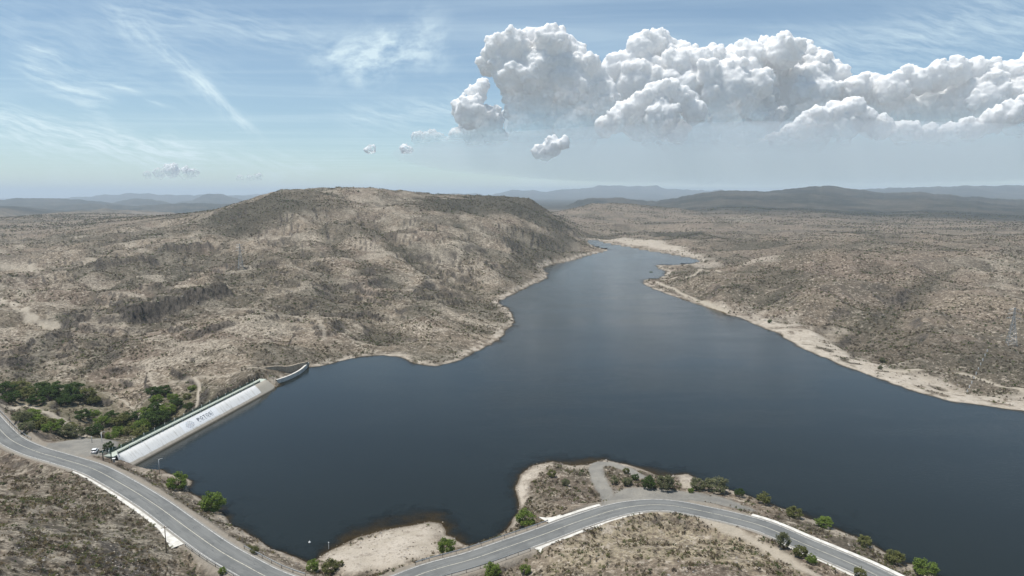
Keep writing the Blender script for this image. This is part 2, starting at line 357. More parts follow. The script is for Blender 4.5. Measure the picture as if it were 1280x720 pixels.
def base_height(x, y, detail=True):
    CLIFF[0] = np.zeros(x.shape); RAV[0] = np.zeros(x.shape)
    r = np.hypot(x, y)
    h = tps(x, y); hr = ridge_h(x, y)
    far = smooth(r, 2000, 2600)
    h = np.where(r > 1900, h * (1 - far) + far * np.clip(h, -75, 26), h)
    h = np.maximum(h, np.where(r > 1950, hr, -1e3))
    sd = lake_sd(x, y)
    damt, damn = dam_coord(x, y)
    near_dam = smooth(damt, -6, 4) * (1 - smooth(damt, DL + 4, DL + 16)) * smooth(damn, -45, -25) * (1 - smooth(damn, 8, 14))
    jit = fbm(x, y, 16, 3, 3) * 1.6 * (1 - near_dam) * np.clip(r / 350, .6, 2.5)
    sd = sd + jit
    rd = np.full(x.shape, 1e3); m = (r < 420)
    if m.any():
        d_, p_ = seg_dist(x[m], y[m], road[::3]); rd[m] = d_
    if detail:
        calm = smooth(sd, 2, 45) * smooth(rd, 5, 14) * (1 - .8 * near_dam)
        hill = np.clip(r / 420, .35, 2.2)
        sp = np.maximum(r * .0016, r * r / (FPX * CAM_Z))           # local grid spacing
        a = 0
        for wl, amp, sdn in ((140, 7.5, 21), (62, 4.6, 22), (27, 2.7, 23), (12, 1.25, 24), (5.5, .62, 25), (2.6, .40, 26)):
            ok = smooth(wl / sp, 2.5, 6)
            nz = pn(x / wl, y / wl, sdn)
            if wl > 20: nz = np.abs(nz) * -1.3 + .15
            a = a + amp * nz * ok * (hill if wl > 10 else np.clip(r / 300, .6, 1.6))
        flatr = 1 - .55 * smooth(r, 1600, 2400)
        h = h + a * calm * flatr
        for L, dp, wd in GUL:
            mm = (x > L[:, 0].min() - 90) & (x < L[:, 0].max() + 90) & (y > L[:, 1].min() - 90) & (y < L[:, 1].max() + 90)
            xm, ym = x[mm], y[mm]; d_, par = seg_dist(xm, ym, L); d_ = np.abs(d_ + fbm(xm, ym, 40, 3, 45) * 9)
            k_ = smooth(par, 0, 3) * smooth(sd[mm], 6, 40); e = np.exp(-(d_ / wd) ** 1.3)
            h[mm] -= dp * k_ * (e - .35 * np.exp(-((d_ - 2.6 * wd) / wd) ** 2)); RAV[0][mm] = np.maximum(RAV[0][mm], k_ * np.exp(-(d_ / (wd * .55)) ** 2))
        # ledges of bedded rock on the left hill
        lm = smooth(-x + .35 * y, 120, 260) * smooth(sd, 10, 60) * smooth(r, 330, 450) * (1 - smooth(r, 1500, 1800))
        hh = h + fbm(x, y, 120, 3, 31) * 5 + (x * .5 + y * .2) * .02
        t = hh / 5.2; fr = t - np.floor(t)
        h = h + lm * smooth(fbm(x, y, 90, 3, 33), -.15, .25) * 5.2 * .72 * (smooth(fr, .74, .92) - fr)
        for pts, yy, ch in cliffs:
            L = np.array([at_d(*p, yy + k * 9)[:2] for k, p in enumerate(pts)])
            mm = (x > L[:, 0].min() - 120) & (x < L[:, 0].max() + 120) & (y > L[:, 1].min() - 120) & (y < L[:, 1].max() + 120)
            if not mm.any(): continue
            xm, ym = x[mm], y[mm]; wob = fbm(xm, ym, 30, 4, 41) * 7 + np.abs(pn(xm / 5.5, ym / 5.5, 43)) * 4.5
            d_, par = seg_dist(xm, ym, L)
            i = np.clip(par.astype(int), 0, len(L) - 2); T = L[i + 1] - L[i]; T /= np.linalg.norm(T, axis=1)[:, None]
            sg = (xm - L[i, 0]) * -T[:, 1] + (ym - L[i, 1]) * T[:, 0] + wob
            endf = smooth(par, 0, .8) * (1 - smooth(par, len(L) - 1.8, len(L) - 1.0001))
            CLIFF[0][mm] = np.maximum(CLIFF[0][mm], endf * smooth(sg, -5, -1) * (1 - smooth(sg, 3.5, 7)))
            prof = smooth(sg, 0, 3.2) * (1 - smooth(sg, 5, 95)) - .35 * (smooth(-sg, 0, 3) * (1 - smooth(-sg, 3, 60)))
            h[mm] += ch * endf * prof * .95
    # road bench with cut and fill slopes
    k = np.maximum(rd - 5.6, 0)
    bumpy = 1 + .25 * fbm(x, y, 9, 3, 51)
    hb = np.clip(h, ROAD_Z - k * .62 * bumpy, ROAD_Z + k * .8 * bumpy)
    h = np.where(rd < 60, hb, h); h = np.where(rd < 5.6, ROAD_Z - .16, h)
    # shore
    slope = .28 + .22 * fbm(x, y, 45, 2, 61)
    up = .05 + sd * (.75 + .3 * fbm(x, y, 14, 2, 62))
    lo = np.minimum(sd, 14) * .07 + .02 - np.maximum(sd - 6, 0) * 1.2
    hs = np.clip(h, lo, up)
    land = np.where(near_dam > .5, h, np.where(sd < 60, hs, h))
    for sx_, sy_, sr_ in ((450, 668, 16), (500, 652, 14), (540, 645, 12), (735, 577, 10), (825, 589, 11)):
        c_ = at_z(sx_, sy_, 0); slope = slope * (1 - .82 * np.exp(-((x - c_[0]) ** 2 + (y - c_[1]) ** 2) / sr_ ** 2))
    bed = np.maximum(sd * np.clip(slope, .045, 1), -16)
    h = np.where((sd < 0) & ~((near_dam > .5) & (damn < 1)), bed, land)
    inb = (damt > -1.0) & (damt < DL + 5) & (damn > -4.5) & (damn < 1)
    h = np.where(inb, np.minimum(h, CREST - 2.0), h)
    fore = (damt > 1.0) & (damt < DL + 3) & (damn >= .5) & (damn < 16); h = np.where(fore, np.minimum(h, -4), h)
    return h, sd, rd, near_dam
Z, SD, RD, ND = base_height(X, Y)

colsr = AZ
def hgt(x, y, arr=None):
    arr = Z if arr is None else arr
    x = np.atleast_1d(np.asarray(x, float)); y = np.atleast_1d(np.asarray(y, float))
    i = np.interp(np.hypot(x, y), rows, np.arange(nr)); j = np.interp(np.arctan2(x, y), colsr, np.arange(nc))
    i0 = np.clip(i.astype(int), 0, nr - 2); j0 = np.clip(j.astype(int), 0, nc - 2); fi = i - i0; fj = j - j0
    return arr[i0, j0] * (1 - fi) * (1 - fj) + arr[i0 + 1, j0] * fi * (1 - fj) + arr[i0, j0 + 1] * (1 - fi) * fj + arr[i0 + 1, j0 + 1] * fi * fj
def og(px, py):
    """first point of the ground met by the view ray"""
    d = ray(px, py); t = np.concatenate([np.arange(100, 900, .4), np.arange(900, 4500, 2.0)])
    x, y, z = d[0] * t, d[1] * t, CAM_Z + d[2] * t
    k = np.argmax(z < hgt(x, y))
    if k == 0: k = -1
    return np.array([x[k], y[k], float(hgt(x[k], y[k])[0])])

# ---- painted masks per vertex
def stroke(pts, wid, soft=1.0, wob=0.0, world=False):
    L = np.array(pts, float)[:, :2] if world else np.array([og(*p)[:2] for p in pts])
    L = catmull(L, max(4.0, wid)) if len(L) > 2 else L
    pad = wid * 3 + 6
    m = (X > L[:, 0].min() - pad) & (X < L[:, 0].max() + pad) & (Y > L[:, 1].min() - pad) & (Y < L[:, 1].max() + pad)
    out = np.zeros(X.shape)
    if m.any():
        d, _ = seg_dist(X[m], Y[m], L)
        if wob: d = d + fbm(X[m], Y[m], max(wid * 2.5, 3), 3, 71) * wob
        out[m] = 1 - smooth(d, wid * .5 - soft * .5, wid * .5 + soft * .5)
    return out
def region(pts, soft=3.0, wob=0.0):
    L = np.array([og(*p)[:2] for p in pts]); out = np.zeros(X.shape)
    pad = soft * 3 + 10
    m = (X > L[:, 0].min() - pad) & (X < L[:, 0].max() + pad) & (Y > L[:, 1].min() - pad) & (Y < L[:, 1].max() + pad)
    d, _ = seg_dist(X[m], Y[m], L, True); s = np.where(inside(X[m], Y[m], L), d, -d)
    if wob: s = s + fbm(X[m], Y[m], wob * 3, 4, 73) * wob
    out[m] = smooth(s, -soft, soft); return out
mx = np.maximum
rr_ = RR
ringn = fbm(X, Y, 22, 3, 81)
ring = np.where(SD > 0, 1 - smooth(SD, .6 + 2.5 * ringn + rr_ * .0015, 3.2 + 5 * ringn + rr_ * .0095), 1)
ring[rr_ > 2000] = 0
sand = ring * np.where((rr_ < 330), .62, .85) * smooth(fbm(X, Y, 7, 3, 83) + .45, 0, .5)
right = smooth(X - .33 * Y, -10, 30) * (Y > 250)
sand = mx(sand, right * (1 - smooth(SD, 5 + 26 * smooth(X, 165, 260) + 8 * ringn, 14 + 38 * smooth(X, 165, 260) + 14 * ringn)) * (rr_ < 640) * smooth(fbm(X, Y, 11, 3, 84) + .6, 0, .45))
sand = mx(sand, region([(745, 299), (780, 305), (860, 319), (885, 324), (860, 313), (830, 301), (800, 299)], 14, 10) * .9)
sand = mx(sand, region([(862, 331), (890, 326), (980, 322), (970, 328), (900, 334)], 8, 8) * .5)
sand = mx(sand, region([(398, 702), (430, 684), (480, 664), (540, 654), (552, 690), (500, 708), (430, 716)], 3, 2.5))
sand = mx(sand, region([(848, 594), (866, 598), (868, 612), (852, 610)], 1.0, .5))
sand = mx(sand, region([(645, 600), (668, 584), (690, 580), (664, 600), (656, 628), (650, 632)], 2, 2))
path = mx.reduce([
    stroke([(204, 448), (192, 452), (184, 462), (190, 476), (193, 486), (180, 502), (168, 515)], 1.4, 1.2, .8) * .7,
    stroke([(140, 493), (150, 499), (160, 506), (168, 511)], 1.3, 1) * .8,
    stroke([(192, 486), (215, 478), (243, 472), (290, 468), (325, 460)], 2.2, 2, 1.4) * .7,
    stroke([(243, 473), (249, 481), (248, 493), (246, 508)], 1.5, .9),
    stroke([(880, 649), (905, 660), (935, 674), (975, 696), (1010, 714), (1040, 730)], 3.4, 2.2, 1.2),
    stroke([(10, 510), (30, 507), (50, 514), (75, 527), (92, 540), (108, 545)], 5, 3, 2),
    stroke([(820, 352), (828, 356), (850, 366), (880, 378), (910, 391)], 4.5, 3),
    stroke([(826, 350), (850, 347), (870, 342), (874, 338), (900, 340)], 4.0, 3),
    stroke([(1100, 461), (1140, 463), (1190, 467), (1225, 474), (1250, 483), (1290, 496)], 3.4, 2.0),
    stroke([(0, 372), (22, 386), (45, 402), (75, 408)], 5, 4, 3),
    stroke([(0, 334), (20, 336), (45, 340)], 5, 4, 3) * .7,
    stroke([(310, 300), (350, 298), (380, 297)], 6, 6, 3) * .5,
    stroke([(370, 395), (395, 400), (405, 412), (405, 425)], 3, 2, 1.5) * .6,
])
gravel = mx.reduce([
    stroke([(770, 634), (757, 615), (748, 600), (744, 587), (748, 580), (765, 580), (785, 587), (800, 596)], 5.0, 1.5, .5),
    region([(752, 634), (770, 612), (800, 609), (850, 614), (905, 622), (950, 640), (860, 628), (800, 628)], 1.5, 1.2),
    region([(46, 563), (70, 553), (100, 545), (150, 553), (143, 574), (110, 570), (80, 570)], 1.6, 1.0)])
gravel = mx(gravel, 0)
shoulder = 1 - smooth(RD, 5.2 + .8 * ringn, 7.2 + 1.5 * ringn); shoulder[rr_ > 420] = 0
greenm = region([(0, 472), (60, 475), (130, 485), (165, 520), (200, 490), (250, 480), (262, 510), (150, 555), (60, 540), (10, 520)], 6, 5) * .7
# dry pale bedding on the left hill
strn = fbm(X * .55 + Y * .8, Y * .35 - X * .2, 26, 4, 91)
pale = smooth(strn, .12, .5) * smooth(rr_, 330, 420) * (1 - smooth(rr_, 1300, 1700)) * smooth(SD, 3, 25) * (X < .1 * Y)
strn2 = fbm(X * .62 + Y * .78, (Y * .62 - X * .78) * .22, 9, 3, 95)
pale = mx(pale, smooth(strn2, .22, .55) * .8 * smooth(rr_, 330, 420) * (1 - smooth(rr_, 900, 1200)) * smooth(SD, 3, 25) * (X < .05 * Y))
pale = mx(pale * .8, mx.reduce([region([(525, 305), (560, 300), (610, 303), (640, 312), (600, 330), (545, 338), (520, 330)], 30, 24) * smooth(fbm(X, Y, 14, 3, 93), -.05, .35) * .9,
                         region([(140, 465), (185, 430), (250, 418), (310, 410), (330, 400), (310, 428), (240, 460), (190, 500), (150, 500)], 14, 10) * smooth(strn, -.15, .3) * .85,
                         region([(420, 445), (500, 400), (600, 392), (640, 398), (600, 435), (540, 455), (480, 442)], 12, 10) * smooth(strn, -.1, .4) * .8,
                         region([(0, 325), (40, 326), (40, 336), (0, 338)], 12, 8) * .8,
                         region([(1160, 330), (1280, 320), (1280, 380), (1210, 345)], 40, 30) * smooth(fbm(X, Y, 30, 3, 94), -.1, .4) * .6,
                         region([(905, 271), (945, 271), (945, 277), (905, 277)], 40, 20) * .7]))
# dark scrubby / rocky ground, some of it cloud shade painted in
gy, gx = np.gradient(Z); steep = np.hypot(np.gradient(Z, axis=0) / np.gradient(RR, axis=0), np.gradient(Z, axis=1) / np.maximum(RR * np.gradient(AA, axis=1), .05))
rock = smooth(steep - .35 * smooth(rr_, 700, 1100), .45, .8) * smooth(SD, 5, 18) * (rr_ < 2200)
rock = mx(rock, CLIFF[0])
veg_shade = smooth(fbm(X, Y, 170, 4, 101) + .4 * fbm(X, Y, 48, 3, 102), .0, .55) * .62
veg_shade = mx(veg_shade, mx.reduce([region([(258, 275), (310, 250), (365, 243), (410, 243), (420, 262), (360, 268), (330, 290), (280, 292)], 40, 25),
                         region([(520, 246), (560, 249), (667, 250), (690, 270), (735, 300), (690, 290), (640, 268), (560, 268), (520, 256)], 35, 20) * 1.0,  # cloud shade over the right flank, painted in as dark scrub colour
                         region([(640, 300), (700, 290), (745, 308), (690, 328), (655, 345), (625, 365), (640, 330)], 20, 15) * .85,  # same painted cloud shade, lower on the right flank
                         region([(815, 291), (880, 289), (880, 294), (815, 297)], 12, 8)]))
veg_shade = mx(veg_shade, region([(0, 565), (60, 585), (150, 625), (230, 690), (215, 719), (0, 719)], 6, 5) * .40)
pale = mx(pale, region([(0, 565), (60, 585), (150, 625), (230, 690), (250, 719), (0, 719)], 5, 4) * smooth(fbm(X * .8 + Y * .6, (Y * .8 - X * .6) * .5, 7, 4, 96), -.05, .35) * .9)
straw_m = region([(690, 700), (760, 650), (860, 638), (960, 690), (1000, 719), (690, 719)], 6, 4)
veg_shade = veg_shade * (1 - .75 * straw_m)
veg_shade = mx(veg_shade, .8 * RAV[0])
farveg_shade = smooth(RR + 1050 * smooth(X / np.maximum(Y, 1), .12, .3) - 900 * smooth(-X / np.maximum(Y, 1), .2, .4), 3300, 4000) * (.75 + .25 * smooth(fbm(X, Y, 420, 4, 103), -.4, .3))
# the low brown plain to the left is bare, right ridges mix scrub with painted cloud shade
pink = smooth(fbm(X, Y, 95, 4, 111), .0, .5)
pink = mx(pink, .62 * smooth(X / np.maximum(Y, 1), .12, .3) * smooth(fbm(X, Y, 60, 3, 113), -.4, .2))
pink = mx(pink * .8, mx(region([(960, 330), (1020, 316), (1150, 318), (1200, 350), (1100, 360), (980, 360)], 40, 25) * .9, region([(420, 241), (500, 241), (500, 246), (430, 247)], 30, 10) * .8))

gv_ = np.stack([X, Y, Z], -1).reshape(-1, 3)
idx = np.arange(nr * nc).reshape(nr, nc)
quads = np.stack([idx[:-1, :-1], idx[:-1, 1:], idx[1:, 1:], idx[1:, :-1]], -1).reshape(-1, 4)[:, ::-1]

# ------------------------------------------------------------------ materials
def new_mat(name):
    m = bpy.data.materials.new(name); m.use_nodes = True; return m, NT(m.node_tree)
def bsdf(N_, col, rough=.9, spec=.25, normal=None, metal=0.0, **extra):
    ins = {'Base Color': col if isinstance(col, bpy.types.NodeSocket) else (*col, 1), 'Roughness': rough, 'Specular IOR Level': spec, 'Metallic': metal}
    if normal is not None: ins['Normal'] = normal
    ins.update(extra)
    b = N_.n('ShaderNodeBsdfPrincipled', ins); N_.n('ShaderNodeOutputMaterial', {0: b.outputs[0]}); return b
def simple(name, col, rough=.8, var=.18, scale=1.5, spec=.25, metal=0.0, bump=0.0):
    m, N_ = new_mat(name); p = N_.n('ShaderNodeNewGeometry').outputs['Position']
    nz = N_.noise(p, scale, 4, .6); f = N_.sstep(nz, .25, .75, 1 - var, 1 + var)
    c = N_.vmath('SCALE', (*col,)); nd = N_.t.nodes[-1]; N_.t.links.new(f, nd.inputs['Scale'])
    nrm = N_.n('ShaderNodeBump', {'Strength': 1.0, 'Distance': bump, 'Height': nz}).outputs[0] if bump else None
    bsdf(N_, c, rough, spec, nrm, metal); return m

MG, N = new_mat('dry_ground')
pos = N.n('ShaderNodeNewGeometry').outputs['Position']
m1 = N.attr('mask_one'); m2 = N.attr('mask_two')
s1 = N.n('ShaderNodeSeparateColor', {0: m1.outputs['Color']}); s2 = N.n('ShaderNodeSeparateColor', {0: m2.outputs['Color']})
a_sand, a_gravel, a_veg_shade = s1.outputs; a_path = m1.outputs['Alpha']
a_rock, a_far, a_pink = s2.outputs; a_pale = m2.outputs['Alpha']
a_green = N.attr('mask_green').outputs['Fac']; a_sh = N.attr('mask_shoulder').outputs['Fac']; a_straw = N.attr('mask_straw').outputs['Fac']
nA = N.noise(pos, .012, 5, .6); nB = N.noise(pos, .11, 5, .65); nC = N.noise(pos, .75, 5, .7); nD = N.noise(pos, 3.2, 3, .6); nE = N.noise(pos, .33, 5, .72)
col = N.mix(N.sstep(nB, .34, .66), (.105, .082, .060), (.235, .188, .135))
col = N.mix(N.sstep(nC, .47, .66), col, (.385, .318, .235))
col = N.mix(N.math('MULTIPLY', a_pink, .6), col, N.mix(nB, (.125, .088, .068), (.205, .152, .118)))
col = N.mix(N.math('MULTIPLY', N.sstep(nA, .46, .62), .6), col, (.092, .084, .062))
col = N.mix(N.math('MULTIPLY', a_straw, N.sstep(nC, .34, .6)), col, N.mix(nD, (.30, .245, .155), (.45, .385, .27)))
col = N.mix(N.math('MULTIPLY', a_pale, N.sstep(nC, .34, .60)), col, N.mix(nD, (.36, .31, .235), (.54, .48, .385)))
col = N.mix(N.math('MULTIPLY', N.sstep(nE, .54, .63), .75), col, (.52, .45, .36))
col = N.mix(N.math('MULTIPLY', N.sstep(nE, .45, .35), .7), col, (.050, .043, .033))
# low dry scrub and grass too small to build
vor = N.n('ShaderNodeTexVoronoi', {'Vector': pos, 'Scale': .33, 'Randomness': 1.0}, feature='F1').outputs['Distance']
vor2 = N.n('ShaderNodeTexVoronoi', {'Vector': pos, 'Scale': .95, 'Randomness': 1.0}, feature='F1').outputs['Distance']
bare = N.math('SUBTRACT', 1.0, N.math('MAXIMUM', N.math('MAXIMUM', a_sand, a_path), N.math('MAXIMUM', a_gravel, a_sh)))
dots = N.math('MULTIPLY', N.sstep(N.math('ADD', vor, N.math('MULTIPLY', nC, .3)), .52, .34), N.math('ADD', .38, N.math('MULTIPLY', a_veg_shade, .55)))
dots2 = N.math('MULTIPLY', N.sstep(N.math('ADD', vor2, N.math('MULTIPLY', nB, .4)), .60, .42), N.math('ADD', .32, N.math('MULTIPLY', a_veg_shade, .4)))
scrubcol = N.mix(nC, (.045, .042, .026), (.095, .082, .05))
col = N.mix(N.math('MULTIPLY', dots2, bare), col, scrubcol)
col = N.mix(N.math('MULTIPLY', dots, bare), col, scrubcol)
col = N.mix(N.math('MULTIPLY', a_veg_shade, .80), col, N.mix(N.sstep(nC, .35, .65), (.026, .028, .021), (.095, .085, .060)))  # dark scrub tone, which also carries the flank's painted cloud shade
col = N.mix(N.math('MULTIPLY', a_green, .8), col, N.mix(nC, (.06, .068, .03), (.16, .14, .085)))
col = N.mix(N.math('MULTIPLY', a_rock, .85), col, N.mix(N.sstep(N.noise(N.n('ShaderNodeMapping', {'Vector': pos, 'Scale': (1, 1, .15)}).outputs[0], .5, 5, .7), .35, .65), (.022, .020, .018), (.125, .107, .09)))
col = N.mix(N.math('MULTIPLY', a_far, .9), col, N.mix(N.sstep(N.noise(pos, .011, 5, .72), .44, .66), (.016, .024, .022), (.066, .068, .054)))  # far scrub, darkened by cloud shade put into its colour
col = N.mix(a_sand, col, N.mix(N.sstep(nB, .3, .7), N.mix(nD, (.36, .31, .24), (.48, .42, .335)), N.mix(nC, (.45, .395, .32), (.62, .55, .46))))
zl = N.n('ShaderNodeSeparateXYZ', {0: pos}).outputs[2]
bands = N.noise(N.n('ShaderNodeCombineXYZ', {0: 0.0, 1: 0.0, 2: N.math('ADD', N.math('MULTIPLY', zl, 1.0), N.math('MULTIPLY', nB, .5))}).outputs[0], 3.2, 3, .6)
col = N.mix(N.math('MULTIPLY', a_sand, N.math('MULTIPLY', N.sstep(bands, .54, .66), .3)), col, (.20, .165, .125))
col = N.mix(N.math('MULTIPLY', N.attr('mask_wet').outputs['Fac'], .7), col, (.105, .085, .06))
col = N.mix(N.math('MULTIPLY', a_sand, N.math('MULTIPLY', N.sstep(nD, .56, .68), .6)), col, (.17, .145, .115))
col = N.mix(N.math('MULTIPLY', a_sand, N.math('MULTIPLY', N.sstep(nE, .47, .38), .6)), col, (.23, .19, .15))
col = N.mix(a_sh, col, N.mix(nC, (.20, .175, .14), (.37, .325, .265)))
col = N.mix(a_gravel, col, N.mix(N.sstep(nB, .3, .7), N.mix(nD, (.17, .165, .15), (.25, .24, .215)), N.mix(nC, (.26, .245, .215), (.34, .32, .275))))
col = N.mix(a_path, col, N.mix(nC, (.34, .295, .23), (.50, .44, .35)))
hgtn = N.math('ADD', N.math('MULTIPLY', nB, 1.6), N.math('ADD', N.math('MULTIPLY', nC, .55), N.math('MULTIPLY', nD, .12)))
bmp = N.n('ShaderNodeBump', {'Strength': .9, 'Distance': 1.0, 'Height': hgtn}).outputs[0]
col = N.n('ShaderNodeHueSaturation', {'Saturation': .95, 'Value': .85, 'Color': col}).outputs[0]
bsdf(N, col, .95, .12, bmp)

me = mesh_np('ground', gv_, quads, MG, smooth=True)
def fattr(name, arrs):
    a = me.attributes.new(name, 'FLOAT_COLOR', 'POINT'); a.data.foreach_set('color', np.stack([q.ravel() for q in arrs], -1).astype(np.float32).ravel())
fattr('mask_one', (sand, gravel, np.clip(veg_shade, 0, 1), path)); fattr('mask_two', (rock, farveg_shade, pink, pale))
for nm, arr in (('mask_green', greenm), ('mask_shoulder', shoulder), ('mask_straw', straw_m), ('mask_wet', 1 - smooth(SD, .2, .8 + .0012 * rr_))):
    a = me.attributes.new(nm, 'FLOAT', 'POINT'); a.data.foreach_set('value', arr.ravel().astype(np.float32))
ground = mobj('ground', me, kind='structure')

# ---- the reservoir
MW, N = new_mat('reservoir_water')
pos = N.n('ShaderNodeNewGeometry').outputs['Position']
dep = N.attr('depth').outputs['Fac']
rip = N.noise(N.n('ShaderNodeMapping', {'Vector': pos, 'Scale': (1, 1.7, 1), 'Rotation': (0, 0, .5)}).outputs[0], .55, 4, .65)
gust = N.sstep(N.noise(pos, .012, 4, .6), .35, .7, .08, .15)
wind = N.sstep(N.noise(N.n('ShaderNodeMapping', {'Vector': pos, 'Scale': (1, 2.6, 1), 'Rotation': (0, 0, -.35)}).outputs[0], .009, 5, .6), .38, .62, .12, .30)
bp = N.n('ShaderNodeBump', {'Strength': wind, 'Distance': .25, 'Height': rip}).outputs[0]
wb = N.n('ShaderNodeBsdfPrincipled', {'Base Color': N.mix(N.noise(pos, .03, 4), (.0075, .0102, .0078), (.0100, .0130, .0098)), 'Roughness': gust, 'IOR': 1.333, 'Specular IOR Level': .42, 'Normal': bp})
tr = N.n('ShaderNodeBsdfTransparent', {0: (.62, .55, .40, 1)})
clear = N.math('EXPONENT', N.math('MULTIPLY', N.math('MAXIMUM', dep, 0.0), N.sstep(N.noise(pos, .16, 5, .65), .35, .65, -3.6, -1.2)))
mixs = N.n('ShaderNodeMixShader', {0: N.math('MULTIPLY', clear, .85), 1: wb.outputs[0], 2: tr.outputs[0]})
N.n('ShaderNodeOutputMaterial', {0: mixs.outputs[0]})
sub_r = np.arange(0, nr, 2); sub_c = np.arange(0, nc, 2)
Xw, Yw, Sw, Zw = (a[np.ix_(sub_r, sub_c)] for a in (X, Y, SD, Z))
dw, nw = dam_coord(Xw, Yw)
wet = ((Sw < 4) & (RR[np.ix_(sub_r, sub_c)] < 2200)) & ~((dw > -8) & (dw < DL + 12) & (nw < -1.0))
ii = np.arange(Xw.size).reshape(Xw.shape)
qd = np.stack([ii[:-1, :-1], ii[:-1, 1:], ii[1:, 1:], ii[1:, :-1]], -1).reshape(-1, 4)[:, ::-1]
wf = wet.ravel(); qd = qd[wf[qd].all(1)]
used = np.unique(qd); rem = np.zeros(Xw.size, int); rem[used] = np.arange(len(used))
wv = np.stack([Xw.ravel()[used], Yw.ravel()[used], np.zeros(len(used))], -1)
mw = mesh_np('reservoir', wv, rem[qd], MW, smooth=True)
a = mw.attributes.new('depth', 'FLOAT', 'POINT'); a.data.foreach_set('value', (-Zw.ravel()[used]).astype(np.float32))
mobj('reservoir', mw, kind='structure')

# ---- road and its painted lines
MA, N = new_mat('worn_asphalt')
pos = N.n('ShaderNodeNewGeometry').outputs['Position']; across = N.attr('across').outputs['Fac']; along = N.attr('along').outputs['Fac']
wheel = N.math('ABSOLUTE', N.math('SUBTRACT', N.math('ABSOLUTE', across), 1.9)); wear = N.sstep(wheel, 1.3, .25)
lc = N.n('ShaderNodeCombineXYZ', {0: N.math('MULTIPLY', across, 1.0), 1: N.math('MULTIPLY', along, .06), 2: 0.0}).outputs[0]
streak = N.noise(lc, 1.4, 5, .6); blotch = N.noise(pos, .09, 4, .6); fine = N.noise(pos, 6.0, 3, .6)
col = N.mix(N.sstep(streak, .3, .7), (.115, .120, .116), (.185, .188, .178))
col = N.mix(N.math('MULTIPLY', wear, .35), col, (.20, .205, .195))
col = N.mix(N.math('MULTIPLY', N.sstep(blotch, .45, .62), .6), col, (.088, .093, .092))
seal = N.math('ABSOLUTE', N.math('SUBTRACT', N.noise(lc, .9, 3, .5), .5))
col = N.mix(N.math('MULTIPLY', N.sstep(seal, .012, .003), .6), col, (.045, .045, .045))
col = N.mix(N.math('MULTIPLY', N.math('MULTIPLY', N.sstep(N.math('ADD', N.math('ABSOLUTE', across), N.math('MULTIPLY', N.noise(pos, .7, 4, .6), 1.2)), 4.1, 4.7), 1.0), .85), col, (.30, .275, .235))
col = N.mix(.25, col, N.mix(fine, (.09, .09, .09), (.22, .22, .21)))
bsdf(N, col, .88, .3, N.n('ShaderNodeBump', {'Strength': .4, 'Distance': .02, 'Height': fine}).outputs[0])
def worn_paint(name, c, keep):
    m, N_ = new_mat(name); p = N_.n('ShaderNodeNewGeometry').outputs['Position']
    nz = N_.noise(p, 1.6, 5, .7)
    bsdf(N_, N_.mix(N_.sstep(nz, keep - .12, keep + .12), c, (.17, .17, .165)), .75); return m
M_white = worn_paint('road_paint_white', (.52, .515, .49), .56); M_yel = worn_paint('road_paint_yellow', (.52, .49, .40), .58)
M_conc = simple('pale_concrete', (.56, .54, .49), .85, .22, .5, bump=.02); M_concg = simple('grey_concrete', (.36, .34, .30), .9, .25, .6, bump=.03)
def offs(Pl, o):
    t = np.gradient(Pl[:, :2], axis=0); t /= np.linalg.norm(t, axis=1)[:, None]
    q = Pl.copy(); q[:, 0] += t[:, 1] * o if np.isscalar(o) else t[:, 1] * np.asarray(o); q[:, 1] -= t[:, 0] * o if np.isscalar(o) else t[:, 0] * np.asarray(o); return q
# positive offset = right hand side walking from the left end of the road
def strip(name, Pl, os_, zs, mat, parent=None, smoothf=True, uvs=False, **kw):
    k = len(os_); lines = [offs(Pl, o) for o in os_]
    for L, z in zip(lines, zs): L[:, 2] += z
    v = np.stack(lines, 1).reshape(-1, 3); i = np.arange(len(Pl) * k).reshape(len(Pl), k)
    f = np.stack([i[:-1, :-1], i[:-1, 1:], i[1:, 1:], i[1:, :-1]], -1).reshape(-1, 4)
    m = mesh_np(name, v, f, mat, smooth=smoothf)
    if uvs:
        al = np.r_[0, np.cumsum(np.linalg.norm(np.diff(Pl[:, :2], axis=0), axis=1))]
        for nm, arr in (('across', np.tile(np.array([o if np.isscalar(o) else 0 for o in os_], float), len(Pl))), ('along', np.repeat(al, k))):
            at = m.attributes.new(nm, 'FLOAT', 'POINT'); at.data.foreach_set('value', arr.astype(np.float32))
    return mobj(name, m, parent, **kw)
o_ = list(np.linspace(-HALF, HALF, 13))
road_o = strip('road', road, [-HALF - .5] + o_ + [HALF + .5], [-.3] + list(.04 * (1 - np.abs(np.array(o_)) / HALF)) + [-.3], MA, uvs=True, kind='structure')
for sgn in (-1, 1):
    wob = .03 * np.sin(np.arange(len(road)) * .23)
    strip('edge_line', road, [sgn * 3.72 - .10, sgn * 3.72 + .10], [.03, .03], M_white, road_o)
strip('centre_line', road, [-.09, .09], [.06, .06], M_yel, road_o)
def nearest_s(px, py, z=ROAD_Z):
    p = at_z(px, py, z); return int(np.argmin(np.hypot(road[:, 0] - p[0], road[:, 1] - p[1])))
